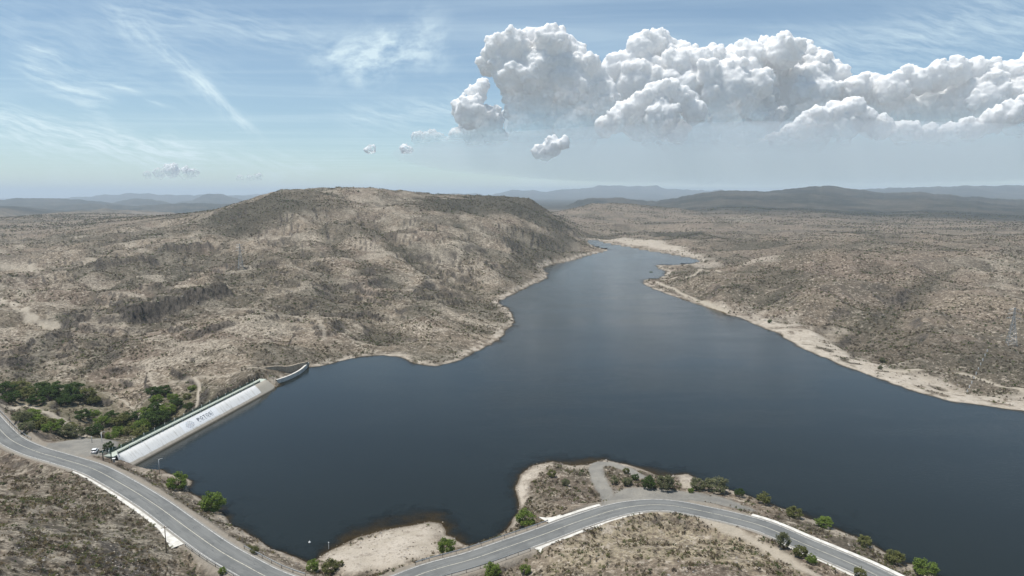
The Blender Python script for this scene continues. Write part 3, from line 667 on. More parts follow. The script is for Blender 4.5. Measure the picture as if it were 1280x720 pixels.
#PART2
# ------------------------------------------------------------------ concrete drains, walls and guard rails along the road
def seg_of(a, b):
    i, j = sorted((nearest_s(*a), nearest_s(*b))); return road[i:j + 1].copy()
def slab(name, Pl, o0, o1, z, th, mat, label, cat, group=None, parent=None):
    """a concrete strip beside the road from offset o0 to o1 (arrays or numbers) with thickness"""
    os_ = [o0, o0, o1, o1]; return strip(name, Pl, os_, [z - th, z, z, z - th], mat, parent, smoothf=False, label=label, cat=cat, group=group)
def ramp(n_, pts):
    return np.interp(np.linspace(0, 1, n_), [p[0] for p in pts], [p[1] for p in pts])
L = seg_of((95, 588), (243, 676))
slab('concrete_drain', L, 4.5, 4.6 + ramp(len(L), [(0, .5), (.45, .9), (.75, 2.1), (.97, 5.4), (1, 5.6)]), .02, .4, M_conc, 'white concrete gutter widening to an apron on the inside of the left bend', 'drain')
L = seg_of((668, 685), (800, 640))
slab('concrete_drain', L, 4.5, 4.6 + ramp(len(L), [(0, 5.0), (.06, 4.2), (.25, 2.0), (.5, 1.1), (1, .5)]), .02, .4, M_conc, 'white concrete gutter flaring to an apron below the centre bend', 'drain')
L = seg_of((690, 655), (757, 634))
slab('concrete_drain', L, -4.5, -4.6 - ramp(len(L), [(0, 4.4), (.05, 3.2), (.12, 1.9), (1, 1.5)]), .05, .45, M_conc, 'white concrete gutter with hooked end on the peninsula side of the road', 'drain')
L = seg_of((938, 646), (1125, 730))
slab('concrete_drain', L, -4.5, -5.9, .04, .4, M_conc, 'long straight white concrete gutter along the lake side at lower right', 'drain')
L = seg_of((975, 672), (1090, 724))
slab('concrete_drain', L, 4.5, 4.6 + ramp(len(L), [(0, .3), (.3, .9), (.6, 1.2), (1, .6)]), .02, .3, M_conc, 'patchy pale concrete gutter on the land side at lower right', 'drain')

M_galv = simple('galvanised_steel', (.42, .43, .43), .45, .2, 2.0, metal=.6); M_post = simple('weathered_post', (.20, .17, .14), .85, .25, 3.0)
M_white_steel = simple('white_painted_steel', (.72, .72, .70), .5, .08, 2.0)
def guardrail(a, b, off, label, z=0.0):
    Pl = offs(seg_of(a, b), off); Pl[:, 2] = ROAD_Z + z
    c = Pl[len(Pl) // 2]; root = empty('guard_rail', (c[0], c[1], ROAD_Z + z - .1), label=label, cat='guard rail', group='steel guard rails along the road')
    Q = Pl - np.array([c[0], c[1], ROAD_Z + z - .1]); s = np.sign(off)
    strip('rail', Q, [0, -.05 * s, 0, -.05 * s, 0, .06 * s, .06 * s, 0], [.55, .62, .70, .78, .86, .86, .55, .55], M_galv, root)
    bm = bmesh.new(); bx(bm, (0, 0, .35), (.12, .16, 1.0)); pm = bm_mesh('post', bm, M_post)
    for p in resample(Q, 3.8):
        o = mobj('post', pm, root); o.location = (p[0], p[1], p[2]); 
    return root
guardrail((246, 676), (330, 726), 4.75, 'steel guard rail beside the apron on the inside of the left bend')
guardrail((296, 690), (372, 728), -4.75, 'steel guard rail on the lake side of the left bend')
guardrail((528, 712), (688, 655), -4.75, 'long steel guard rail between the lake cove and the centre road')
guardrail((520, 728), (664, 686), 4.75, 'steel guard rail on the near side of the centre road embankment')
guardrail((-30, 497), (30, 552), -4.75, 'steel guard rail on the outside of the far left curve')
# culvert headwall below the left bend
Lw = offs(seg_of((240, 672), (300, 715)), 9.6); Lw[:, 2] = ROAD_Z - 1.2
bw = strip('culvert_wall', Lw, [-.2, -.2, .2, .2], [-3.2, 0, 0, -3.2], M_conc, smoothf=False, label='low pale concrete culvert wall below the guard rail at lower left', cat='wall')

# ------------------------------------------------------------------ the dam
MD, N = new_mat('dam_face')
tc = N.n('ShaderNodeNewGeometry').outputs['Position']; zz = N.n('ShaderNodeSeparateXYZ', {0: tc}).outputs[2]
al = N.attr('along').outputs['Fac']
cm = N.n('ShaderNodeCombineXYZ', {0: al, 1: N.math('MULTIPLY', zz, .25), 2: 0.0}).outputs[0]
run = N.noise(cm, .9, 5, .7); nn = N.noise(tc, .25, 4, .6)
band = N.sstep(N.math('ADD', zz, N.math('MULTIPLY', nn, .8)), 1.5, 1.9)
white = N.mix(N.sstep(run, .48, .74), (.76, .75, .72), (.50, .475, .43))
tan = N.mix(N.sstep(run, .3, .7), (.50, .44, .36), (.38, .335, .27))
lim = N.mix(nn, (.37, .335, .27), (.46, .42, .35))
c = N.mix(band, tan, white); c = N.mix(N.sstep(al, DL * .885, DL * .89), c, lim)
c = N.mix(N.sstep(zz, .7, .15), c, (.12, .105, .08))
jn = N.math('ABSOLUTE', N.math('SUBTRACT', N.math('FRACT', N.math('DIVIDE', al, 9.0)), .5)); c = N.mix(N.math('MULTIPLY', N.sstep(jn, .012, .004), .35), c, (.3, .28, .25))
bsdf(N, c, .85, .2, N.n('ShaderNodeBump', {'Strength': .5, 'Distance': .04, 'Height': run}).outputs[0])
M_green = simple('dark_green_paint', (.020, .055, .038), .5, .2, 3.0); M_deck = simple('pale_green_deck', (.42, .46, .40), .85, .15, .8)
M_stone = simple('old_masonry', (.30, .265, .21), .95, .35, 1.2, bump=.12)
ang = math.atan2(dax[1], dax[0])
dam = empty('dam', (dam0[0], dam0[1], 0), ang, label='long white painted masonry dam with a railed crest across the lake outlet', cat='dam')
# local frame: x along the crest, -y towards the lake, z up
TOE = 4.7      # horizontal run of the face from crest to water line
prof = [(-.0, CREST), (-.35, CREST - .12), (-1.75, 3.5), (-3.15, 1.9), (-TOE, 0), (-8.5, -4.5)]
us = np.concatenate([np.linspace(0, 1, 9) ** .6 * 3, np.linspace(3, DL - 4, 60)[1:]])
vv, aa = [], []
for u in us:
    k = 1.0; e = max(0, 1 - u / 3.0); 
    for y, z in prof: vv.append((u + 0 - 1.5 * e * 0, y * (1 - .75 * e * e), z)); aa.append(u)
for t in np.linspace(0, 1, 9)[1:]:                       # rounded far end
    th = t * math.pi * .5
    for y, z in prof: vv.append((DL - 4 + math.sin(th) * (4 + -y * 1.2), y * math.cos(th) + (1 - math.cos(th)) * 1.5, z)); aa.append(DL - 2)
k = len(prof); m_ = len(vv) // k; i = np.arange(len(vv)).reshape(m_, k)
fq = np.stack([i[:-1, :-1], i[:-1, 1:], i[1:, 1:], i[1:, :-1]], -1).reshape(-1, 4)[:, ::-1]
fm = mesh_np('upstream_face', vv, fq, MD, smooth=True)
a = fm.attributes.new('along', 'FLOAT', 'POINT'); a.data.foreach_set('value', np.array(aa, np.float32))
mobj('upstream_face', fm, dam)
bm = bmesh.new(); bx(bm, (DL / 2 - 1, 2.0, CREST - .25), (DL + 1.5, 3.98, .46)); mobj('crest_walkway', bm_mesh('crest_walkway', bm, M_deck), dam)
bm = bmesh.new()
v = [bm.verts.new(p) for p in ((-2, 3.9, CREST - .3), (DL, 3.9, CREST - .3), (DL, 7.2, -8), (-2, 7.2, -8), (-2, .2, CREST - .3), (DL, .2, CREST - .3), (-2, .2, -8), (DL, .2, -8))]
for f in ((0, 1, 2, 3), (0, 3, 6, 4), (1, 5, 7, 2)): bm.faces.new([v[q] for q in f])
mobj('downstream_face', bm_mesh('downstream_face', bm, M_stone), dam)
bm = bmesh.new(); bx(bm, (0, 0, .62), (.16, .16, 1.24)); bx(bm, (0, 0, 1.27), (.26, .26, .08)); pm = bm_mesh('post', bm, M_white_steel)
bm = bmesh.new()
SP = 6.2; npan = int((DL - 1) / SP)
for z in (.12, 1.02): bx(bm, (SP / 2, 0, z), (SP - .2, .07, .09))
for q in range(26): bx(bm, (.15 + q * (SP - .3) / 25, 0, .57), (.05, .04, .86))
bx(bm, (SP / 2, 0, .40), (SP - .2, .02, .52))
rm = bm_mesh('railing_panel', bm, M_green)
for yy in (.18, 3.75):
    for q in range(npan + 1):
        o = mobj('post', pm, dam); o.location = (.6 + q * SP, yy, CREST - .02)
        if q < npan: o = mobj('railing_panel', rm, dam); o.location = (.6 + q * SP, yy, CREST - .02)
# painted mural on the face: panel, emblem, lettering
M_mural = simple('fresh_white_paint', (.84, .84, .83), .6, .03, 1.0)
M_ink = [simple('mural_ink_%d' % q, c, .7, .06, 2.0) for q, c in enumerate(((.10, .11, .13), (.16, .17, .19), (.24, .25, .27), (.36, .37, .38)))]
M_tint = [simple('mural_tint_%d' % q, c, .7, .06, 2.0) for q, c in enumerate(((.52, .48, .50), (.44, .48, .54), (.50, .52, .50)))]
def crest_s(px, py):
    d = ray(px, py); nl = np.array([-dnrm[0], -dnrm[1], 0.0])      # hit the mean plane of the face
    ptop = np.array([dam0[0], dam0[1], CREST]); pbot = ptop + np.array([dnrm[0] * 4.2, dnrm[1] * 4.2, -4.5])
    nv = np.cross(np.array([dax[0], dax[1], 0]), pbot - ptop); o = np.array([0, 0, CAM_Z]); t = ((ptop - o) @ nv) / (d @ nv); h = o + d * t
    return (h - ptop)[:2] @ dax, h[2]
def face_pt(u, z, lift=.03):
    zs = [p[1] for p in prof][::-1]; ys = [p[0] for p in prof][::-1]
    return (u, float(np.interp(z, zs, ys)) - lift, z + lift * .4)
su0 = crest_s(228, 537)[0]; su1 = crest_s(272, 514)[0]
def face_grid(name, u0, u1, z0, z1, lift, mat, nz=6):
    v = [face_pt(u, z, lift) for z in np.linspace(z0, z1, nz) for u in (u0, u1)]
    f = [(2 * q, 2 * q + 1, 2 * q + 3, 2 * q + 2) for q in range(nz - 1)]
    return mesh_np(name, v, f, mat)
mur = mobj('mural_panel', face_grid('mural_panel', su0, su1, 1.7, 4.72, .02, M_mural), dam, label='bright white mural panel with emblem and lettering')
def to_face(me_, u0, z0, lift):
    co = np.empty(len(me_.vertices) * 3, np.float32); me_.vertices.foreach_get('co', co); co = co.reshape(-1, 3)
    # text height is measured along the slope, so squeeze it to the face
    out = np.array([face_pt(u0 + q[0], z0 + q[1] * .68, lift) for q in co], np.float32); me_.vertices.foreach_set('co', out.ravel()); me_.update()
W = su1 - su0
def text_mesh(s, size, mat, bold=.02):
    cu = bpy.data.curves.new('t', 'FONT'); cu.body = s; cu.size = size; cu.offset = bold; cu.resolution_u = 4
    o = bpy.data.objects.new('t', cu); C.objects.link(o); dg = bpy.context.evaluated_depsgraph_get()
    m = bpy.data.meshes.new_from_object(o.evaluated_get(dg)); bpy.data.objects.remove(o); m.materials.clear(); m.materials.append(mat); m.name = 'letter'; return m
tw = W * .50; pitch = tw / 6.0
for q, ch in enumerate('POTOSÍ'):
    m = text_mesh(ch, 2.35, M_ink[min(3, q // 2 + (q == 5))], .05)
    co = np.empty(len(m.vertices) * 3, np.float32); m.vertices.foreach_get('co', co); co = co.reshape(-1, 3)
    wd = co[:, 0].max() - co[:, 0].min(); co[:, 0] = (co[:, 0] - co[:, 0].min()) * min(1.6, pitch * .80 / wd if wd > .6 else 1.0)
    m.vertices.foreach_set('co', co.ravel()); to_face(m, su0 + W * .42 + q * pitch, 2.85, .06); mobj('letter', m, mur)
for q, c0 in enumerate((.43, .52, .6, .7, .79)):
    mobj('caption_stroke', face_grid('caption_stroke', su0 + W * c0, su0 + W * (c0 + .055), 2.40, 2.54, .05, M_ink[3], 2), mur)
for rI, (rad, cnt) in enumerate(((.0, 1), (.78, 6), (1.42, 12))):
    for q in range(cnt):
        th = q * 2 * math.pi / max(cnt, 1) + rI * .26; cx = su0 + W * .21 + rad * math.cos(th) * 1.5; cz = 3.2 + rad * math.sin(th) * .74
        sz = .30 if rI else .36
        pts = [face_pt(cx + sz * 1.3 * math.cos(b), cz + sz * .75 * math.sin(b), .06) for b in np.arange(6) * math.pi / 3]
        inn = [face_pt(cx + sz * .6 * math.cos(b), cz + sz * .36 * math.sin(b), .06) for b in np.arange(6) * math.pi / 3]
        f = [(b, (b + 1) % 6, 6 + (b + 1) % 6, 6 + b) for b in range(6)]
        mobj('emblem_motif', mesh_np('emblem_motif', pts + inn, f, (M_tint + [M_ink[3]])[(q + rI) % 4]), mur)

# entrance gate at the road end
gate = empty('entrance_gate', tuple(at_z(140, 575.5, 5.2)), ang, label='dark green steel gate frame at the road end of the dam', cat='gate')
for yy in (0.2, 3.6):
    bm = bmesh.new(); bx(bm, (0, yy, 1.25), (.22, .22, 2.9)); mobj('gate_post', bm_mesh('gate_post', bm, M_green), gate)
bm = bmesh.new(); bx(bm, (0, 1.9, 2.72), (.2, 3.9, .2)); mobj('lintel', bm_mesh('lintel', bm, M_green), gate)
for q in range(9):
    bm = bmesh.new(); bx(bm, (0, .5 + q * .36, 1.3), (.05, .05, 2.5)); mobj('bar', bm_mesh('bar', bm, M_green), gate)
cab = empty('control_box', tuple(at_z(142.5, 577.5, 5.3)), .3, label='small white cabinet with flat lid beside the dam gate', cat='cabinet')
bm = bmesh.new(); bx(bm, (0, 0, .55), (.7, .6, 1.3)); bmesh.ops.bevel(bm, geom=bm.edges[:], offset=.03, segments=1); mobj('cabinet_body', bm_mesh('cabinet_body', bm, M_concg), cab)
bm = bmesh.new(); bx(bm, (0, 0, 1.27), (1.0, .9, .12)); bmesh.ops.bevel(bm, geom=bm.edges[:], offset=.02, segments=1); mobj('lid', bm_mesh('lid', bm, M_white_steel), cab)
fp0 = at_z(124, 567, 5.5); fp1 = at_z(145, 561.5, 5.2)
fr = empty('parking_fence', tuple(fp0), math.atan2(fp1[1] - fp0[1], fp1[0] - fp0[0]), label='low dark green fence edging the gravel parking beside the dam', cat='fence')
fl = np.linalg.norm((fp1 - fp0)[:2])
for q in range(6):
    bm = bmesh.new(); bx(bm, (q * fl / 5, 0, .45), (.14, .14, 1.1)); mobj('post', bm_mesh('post', bm, M_white_steel), fr)
    if q < 5:
        bm = bmesh.new(); bx(bm, ((q + .5) * fl / 5, 0, .5), (fl / 5 - .16, .06, .75)); mobj('fence_panel', bm_mesh('fence_panel', bm, M_green), fr)

M_bank = simple('beige_masonry', (.33, .28, .215), .95, .3, .8, bump=.1)
# spillway side wall and training wall
def wall_along(name, pts, z0, th, depth, mat, label, zend=None):
    L_ = catmull(np.array([at_z(x, y, z0) for x, y in pts]), 1.2)
    if zend is not None: L_[:, 2] = np.linspace(z0, zend, len(L_))
    return strip(name, L_, [-th / 2, -th / 2, th / 2, th / 2], [-depth, 0, 0, -depth], mat, smoothf=False, label=label, cat='wall')
wall_along('spillway_wall', [(345.5, 474.5), (355, 471.5), (365, 467.5), (375, 462), (381, 457), (385, 452.5)], 2.2, 1.1, 4.5, M_conc, 'curved pale concrete spillway sill at the far end of the dam')
wall_along('channel_wall', [(300, 463.5), (320, 458.5), (345, 453.5), (360, 452.5), (373, 447.5), (384, 444)], 7.2, 1.2, 6.5, M_bank, 'long beige masonry channel wall behind the dam end', 3.4)

# old stone stair down in the valley
sp0 = og(170, 524); st = empty('stone_stairs', (sp0[0], sp0[1], sp0[2] - .3), R(62), label='ruined grey stone stairway climbing out of the valley grove', cat='stairs')
for q in range(14):
    bm = bmesh.new(); bx(bm, (q * .95, 0, .2 + q * .30), (1.05, 3.4 + .3 * math.sin(q * 2.1), .5)); bmesh.ops.bevel(bm, geom=bm.edges[:], offset=.06, segments=1)
    mobj('step', bm_mesh('step', bm, M_concg), st)
for yy in (-2.0, 2.0):
    bm = bmesh.new(); bx(bm, (6.2, yy, 2.4), (14.4, .5, .55)); bmesh.ops.rotate(bm, verts=bm.verts, cent=(6.2, yy, 2.4), matrix=Matrix.Rotation(-math.atan(.30 / .95), 3, 'Y'))
    mobj('side_wall', bm_mesh('side_wall', bm, M_stone), st)

# ------------------------------------------------------------------ parked car
M_carp = simple('white_car_paint', (.78, .78, .77), .25, .02, 1.0, spec=.5); M_glass = simple('dark_car_glass', (.012, .015, .018), .08, .05, 1.0, spec=.6)
M_tyre = simple('tyre_rubber', (.02, .02, .02), .9); M_lamp = simple('lamp_lens', (.55, .52, .48), .2); M_red = simple('tail_lens', (.30, .02, .015), .25)
cp = at_z(118.8, 565.2, 5.5); cp[2] = float(hgt(cp[0], cp[1])[0]); ce = at_z(122.5, 560.5, 5.5)
car = empty('parked_car', tuple(cp), math.atan2(ce[1] - cp[1], ce[0] - cp[0]), label='white car parked on the grey gravel beside the dam', cat='car')
def prof_body(name, pts, hw, mat, inset=.0, bev=.08):
    bm = bmesh.new(); a = [bm.verts.new((x, -hw, z)) for x, z in pts]; b = [bm.verts.new((x, hw, z)) for x, z in pts]
    bm.faces.new(a); bm.faces.new(b[::-1])
    for q in range(len(pts)): bm.faces.new((a[q], b[q], b[(q + 1) % len(pts)], a[(q + 1) % len(pts)]))
    bmesh.ops.bevel(bm, geom=bm.edges[:], offset=bev, segments=2); return bm_mesh(name, bm, mat, True)
mobj('body', prof_body('body', [(-2.1, .3), (2.1, .3), (2.15, .7), (1.2, .95), (-2.0, 1.0), (-2.15, .7)], .86, M_carp), car)
cabn = mobj('cabin', prof_body('cabin', [(-1.85, .95), (1.0, .92), (.35, 1.45), (-1.5, 1.48)], .74, M_glass, bev=.05), car)
mobj('roof', prof_body('roof', [(-1.52, 1.44), (.4, 1.42), (.25, 1.52), (-1.4, 1.53)], .70, M_carp, bev=.03), cabn)
for x in (-1.3, 1.3):
    for y in (-.8, .8):
        bm = bmesh.new(); rod(bm, (x, y - .1, .32), (x, y + .1, .32), .32, seg=16); wh = mobj('wheel', bm_mesh('wheel', bm, M_tyre), car)
        bm = bmesh.new(); rod(bm, (x, y - .115, .32), (x, y + .115, .32), .19, seg=10); mobj('rim', bm_mesh('rim', bm, M_galv), wh)
for y in (-.6, .6):
    bm = bmesh.new(); bx(bm, (2.12, y, .68), (.1, .35, .16)); mobj('headlight', bm_mesh('headlight', bm, M_lamp), car)
    bm = bmesh.new(); bx(bm, (-2.1, y, .8), (.1, .3, .2)); mobj('tail_light', bm_mesh('tail_light', bm, M_red), car)

# ------------------------------------------------------------------ poles, posts, pylons
M_wood = simple('weathered_wood', (.17, .135, .10), .9, .3, 4.0)
ORD = 'first second third fourth fifth sixth seventh eighth ninth tenth'.split()
def utility_pole(px, py, h, label, mat, arm=True, lamp=False):
    p = og(px, py); r0 = empty('utility_pole', tuple(p), .4, label=label, cat='pole')
    bm = bmesh.new(); rod(bm, (0, 0, -.5), (0, 0, h), .15, .10, 8); mobj('shaft', bm_mesh('shaft', bm, mat, True), r0)
    if arm:
        bm = bmesh.new(); bx(bm, (0, 0, h - .5), (1.8, .1, .12)); ar = mobj('cross_arm', bm_mesh('cross_arm', bm, mat), r0)
        for x in (-.8, 0, .8):
            bm = bmesh.new(); rod(bm, (x, 0, h - .44), (x, 0, h - .2), .06, .04, 6); mobj('insulator', bm_mesh('insulator', bm, M_concg), ar)
    if lamp:
        bm = bmesh.new(); rod(bm, (0, 0, h - .1), (.9, 0, h + .15), .05, .04, 6); ar = mobj('lamp_arm', bm_mesh('lamp_arm', bm, mat), r0)
        bm = bmesh.new(); bx(bm, (1.05, 0, h + .13), (.55, .22, .12)); mobj('lamp_head', bm_mesh('lamp_head', bm, M_galv), ar)
utility_pole(208.2, 692, 7.6, 'brown wooden utility pole on the slope below the left apron', M_wood)
utility_pole(199.5, 592.5, 5.4, 'thin grey lamp pole on the shore beside the dam', M_galv, False, True)
utility_pole(127.5, 553.5, 4.2, 'thin pale lamp pole behind the gravel parking', M_white_steel, False, True)
utility_pole(115, 553.5, 2.6, 'short grey pole at the back of the gravel parking', M_galv, False)
for k, (x, y) in enumerate(((12.5, 538), (15.5, 541.5), (19, 544.5), (24, 548))):
    p = at_z(x, y - 3, ROAD_Z); p[2] = float(hgt(p[0], p[1])[0])
    bm = bmesh.new(); rod(bm, (0, 0, -.3), (0, 0, 2.6), .06, .05, 6); bx(bm, (0, 0, 2.45), (.16, .16, .2))
    o = mobj('roadside_post', bm_mesh('roadside_post', bm, M_galv), label='%s thin grey post from the left on the far left verge' % ORD[k], cat='post', group='thin posts on the far left verge'); o.location = tuple(p)
for k, t in enumerate(np.linspace(0, 1, 10)):
    p = og(1234 + (1209 - 1234) * t, 440 + (491 - 440) * t)
    bm = bmesh.new(); bx(bm, (0, 0, .6), (.32, .32, 1.6)); bx(bm, (0, 0, 1.45), (.42, .42, .12))
    o = mobj('marker_post', bm_mesh('marker_post', bm, M_white_steel), label='%s white boundary post up from the water on the right shore' % ORD[9 - k], cat='post', group='white boundary posts on the right shore'); o.location = tuple(p)
def pylon(px, py, h, label, rz):
    p = og(px, py); r0 = empty('transmission_tower', tuple(p), rz, label=label, cat='pylon', group='steel lattice transmission towers')
    b = 2.6; t = .55; zt = h * .72
    for sx in (-1, 1):
        for sy in (-1, 1):
            bm = bmesh.new(); rod(bm, (sx * b, sy * b, -.5), (sx * t, sy * t, zt), .14, .11, 4); rod(bm, (sx * t, sy * t, zt), (sx * t * .5, sy * t * .5, h), .11, .08, 4); mobj('leg', bm_mesh('leg', bm, M_galv), r0)
    nb = 9
    for q in range(nb):
        z0, z1 = h * q / nb, h * (q + 1) / nb
        wf_ = lambda z: b + (t - b) * min(z / zt, 1) - (t * .5 * max(0, (z - zt) / (h - zt)))
        a0, a1 = wf_(z0), wf_(z1); bm = bmesh.new()
        cs = [(-1, -1), (1, -1), (1, 1), (-1, 1)]
        for c0, c1 in zip(cs, cs[1:] + cs[:1]):
            rod(bm, (c0[0] * a0, c0[1] * a0, z0), (c1[0] * a1, c1[1] * a1, z1), .06, seg=4); rod(bm, (c1[0] * a0, c1[1] * a0, z0), (c0[0] * a1, c0[1] * a1, z1), .06, seg=4)
            rod(bm, (c0[0] * a1, c0[1] * a1, z1), (c1[0] * a1, c1[1] * a1, z1), .06, seg=4)
        mobj('bracing', bm_mesh('bracing', bm, M_galv), r0)
    for z, l in ((h * .72, 4.2), (h * .84, 3.6), (h * .95, 2.8)):
        bm = bmesh.new(); rod(bm, (-l, 0, z), (l, 0, z), .09, seg=4); rod(bm, (-l, 0, z), (0, 0, z + 1.2), .07, seg=4); rod(bm, (l, 0, z), (0, 0, z + 1.2), .07, seg=4)
        ca = mobj('cross_arm', bm_mesh('cross_arm', bm, M_galv), r0)
        for s_ in (-1, 1):
            bm = bmesh.new(); rod(bm, (s_ * l, 0, z), (s_ * l, 0, z - 1.4), .1, .08, 6); mobj('insulator', bm_mesh('insulator', bm, M_concg), ca)
pylon(301, 335, 25, 'grey lattice transmission tower on the left hillside', .5)
pylon(1264, 431, 25, 'grey lattice transmission tower near the right edge', -.3)
for px_, py_, lb in ((387, 678, 'tiny white float on the water off the sandy cove'), (411, 686, 'short white marker stake at the sandy shore')):
    p = at_z(px_, py_, 0); bm = bmesh.new()
    if px_ == 387: bmesh.ops.create_icosphere(bm, subdivisions=2, radius=.35); rod(bm, (0, 0, .2), (0, 0, .7), .05, seg=6)
    else: rod(bm, (0, 0, -.6), (0, 0, 1.9), .10, .08, 8); bx(bm, (0, 0, 1.9), (.25, .25, .2))
    o = mobj('float' if px_ == 387 else 'marker_stake', bm_mesh('float', bm, M_white_steel), label=lb, cat='buoy' if px_ == 387 else 'stake'); o.location = tuple(p)

# ------------------------------------------------------------------ trees
def leaf_mat(name, c0, c1):
    m, N_ = new_mat(name); oi = N_.n('ShaderNodeObjectInfo').outputs['Random']; g = N_.n('ShaderNodeNewGeometry')
    f = N_.math('ADD', N_.math('MULTIPLY', g.outputs['Random Per Island'], .75), N_.math('MULTIPLY', oi, .25))
    col = N_.mix(f, c0, c1)
    d = N_.n('ShaderNodeBsdfDiffuse', {0: col}); t = N_.n('ShaderNodeBsdfTranslucent', {0: col})
    N_.n('ShaderNodeOutputMaterial', {0: N_.n('ShaderNodeMixShader', {0: .38, 1: d.outputs[0], 2: t.outputs[0]}).outputs[0]}); return m
L_lush = leaf_mat('leaf_lush', (.11, .165, .034), (.25, .32, .085)); L_olive = leaf_mat('leaf_olive', (.115, .128, .044), (.25, .25, .105))
L_grey = leaf_mat('leaf_greygreen', (.12, .13, .070), (.25, .255, .145)); L_dark = leaf_mat('leaf_dark', (.042, .072, .024), (.115, .165, .055))
L_dry = leaf_mat('leaf_dry', (.11, .086, .052), (.25, .20, .125)); L_twig = leaf_mat('leaf_twig', (.060, .049, .036), (.145, .118, .088)); L_straw = leaf_mat('leaf_straw', (.24, .19, .10), (.38, .31, .18))
M_bark = simple('bark', (.10, .08, .06), .95, .3, 5.0)
def crown(seed, nclump, nleaf, leaf, flat=.95, low=.02, spread=.115):
    r = np.random.default_rng(seed)
    th = r.uniform(0, 2 * np.pi, nclump); u = r.uniform(-.8, 1, nclump); rad = r.uniform(.55, 1, nclump) ** .4
    w_ = np.sqrt(1 - u ** 2) * np.where(u < 0, 1.0, 1.0)
    cl = np.stack([np.cos(th) * w_ * .40 * rad, np.sin(th) * w_ * .40 * rad, low + (.44 + u * .40 * rad) * flat], 1)
    cl *= r.uniform(.86, 1.14, (nclump, 1)); pc = r.dirichlet(np.ones(nclump) * 5)
    which = r.choice(nclump, nleaf, p=pc); dv = r.normal(size=(nleaf, 3)); dv /= np.linalg.norm(dv, axis=1)[:, None]
    c = cl[which] + dv * spread * r.uniform(.3, 1, (nleaf, 1)) ** .5 * np.array([1, 1, .8])
    c[:, 2] = np.maximum(c[:, 2], .02)
    a = r.normal(size=(nleaf, 3)); a /= np.linalg.norm(a, axis=1)[:, None]; b = np.cross(a, r.normal(size=(nleaf, 3))); b /= np.linalg.norm(b, axis=1)[:, None]
    s = leaf * r.uniform(.6, 1.4, (nleaf, 1)); a *= s; b *= s * .62
    v = np.stack([c - a, c - b * .8, c + a, c + b], 1).reshape(-1, 3)
    return v, np.arange(nleaf * 4).reshape(-1, 4)
def trunk_mesh(seed):
    r = random.Random(seed); bm = bmesh.new(); rod(bm, (0, 0, -.06), (.01, 0, .22), .035, .026, 7)
    for q in range(5):
        th = q * 1.26 + r.uniform(-.3, .3); e = (.26 * math.cos(th), .26 * math.sin(th), .48 + r.uniform(-.08, .12)); mid = (.1 * math.cos(th), .1 * math.sin(th), .33)
        rod(bm, (.01, 0, .19), mid, .02, .015, 6); rod(bm, mid, e, .015, .006, 5)
    return bm_mesh('trunk', bm, M_bark, True)
TR = [trunk_mesh(q) for q in range(3)]
def crown_meshes(mat, n_, seed, leaf=.034, nleaf=3000, nclump=55, **kw):
    return [mesh_np('crown', *crown(seed + q, nclump, nleaf, leaf, **kw), mat) for q in range(n_)]
CR = {'lush': crown_meshes(L_lush, 3, 10), 'olive': crown_meshes(L_olive, 3, 20), 'grey': crown_meshes(L_grey, 3, 30), 'dark': crown_meshes(L_dark, 3, 40)}
_tc = [0]
def tree(px, py, wpx, kind, label, group=None, hs=.85, name='tree', cat='tree'):
    """(px, py) is the foot of the tree in the picture, wpx its crown width there"""
    p = og(px, py); k = np.linalg.norm(p - np.array([0, 0, CAM_Z])) / FPX; wd = wpx * k * (1.0 if px > 900 else 1.08); _tc[0] += 1
    o = empty(name, (p[0], p[1], p[2] - .05), random.uniform(0, 6.28), label=label, cat=cat, group=group)
    t = mobj('trunk', TR[_tc[0] % 3], o); c = mobj('crown', CR[kind][_tc[0] % 3], o)
    t.scale = c.scale = (wd, wd * random.uniform(.88, 1.1), wd * hs); return o
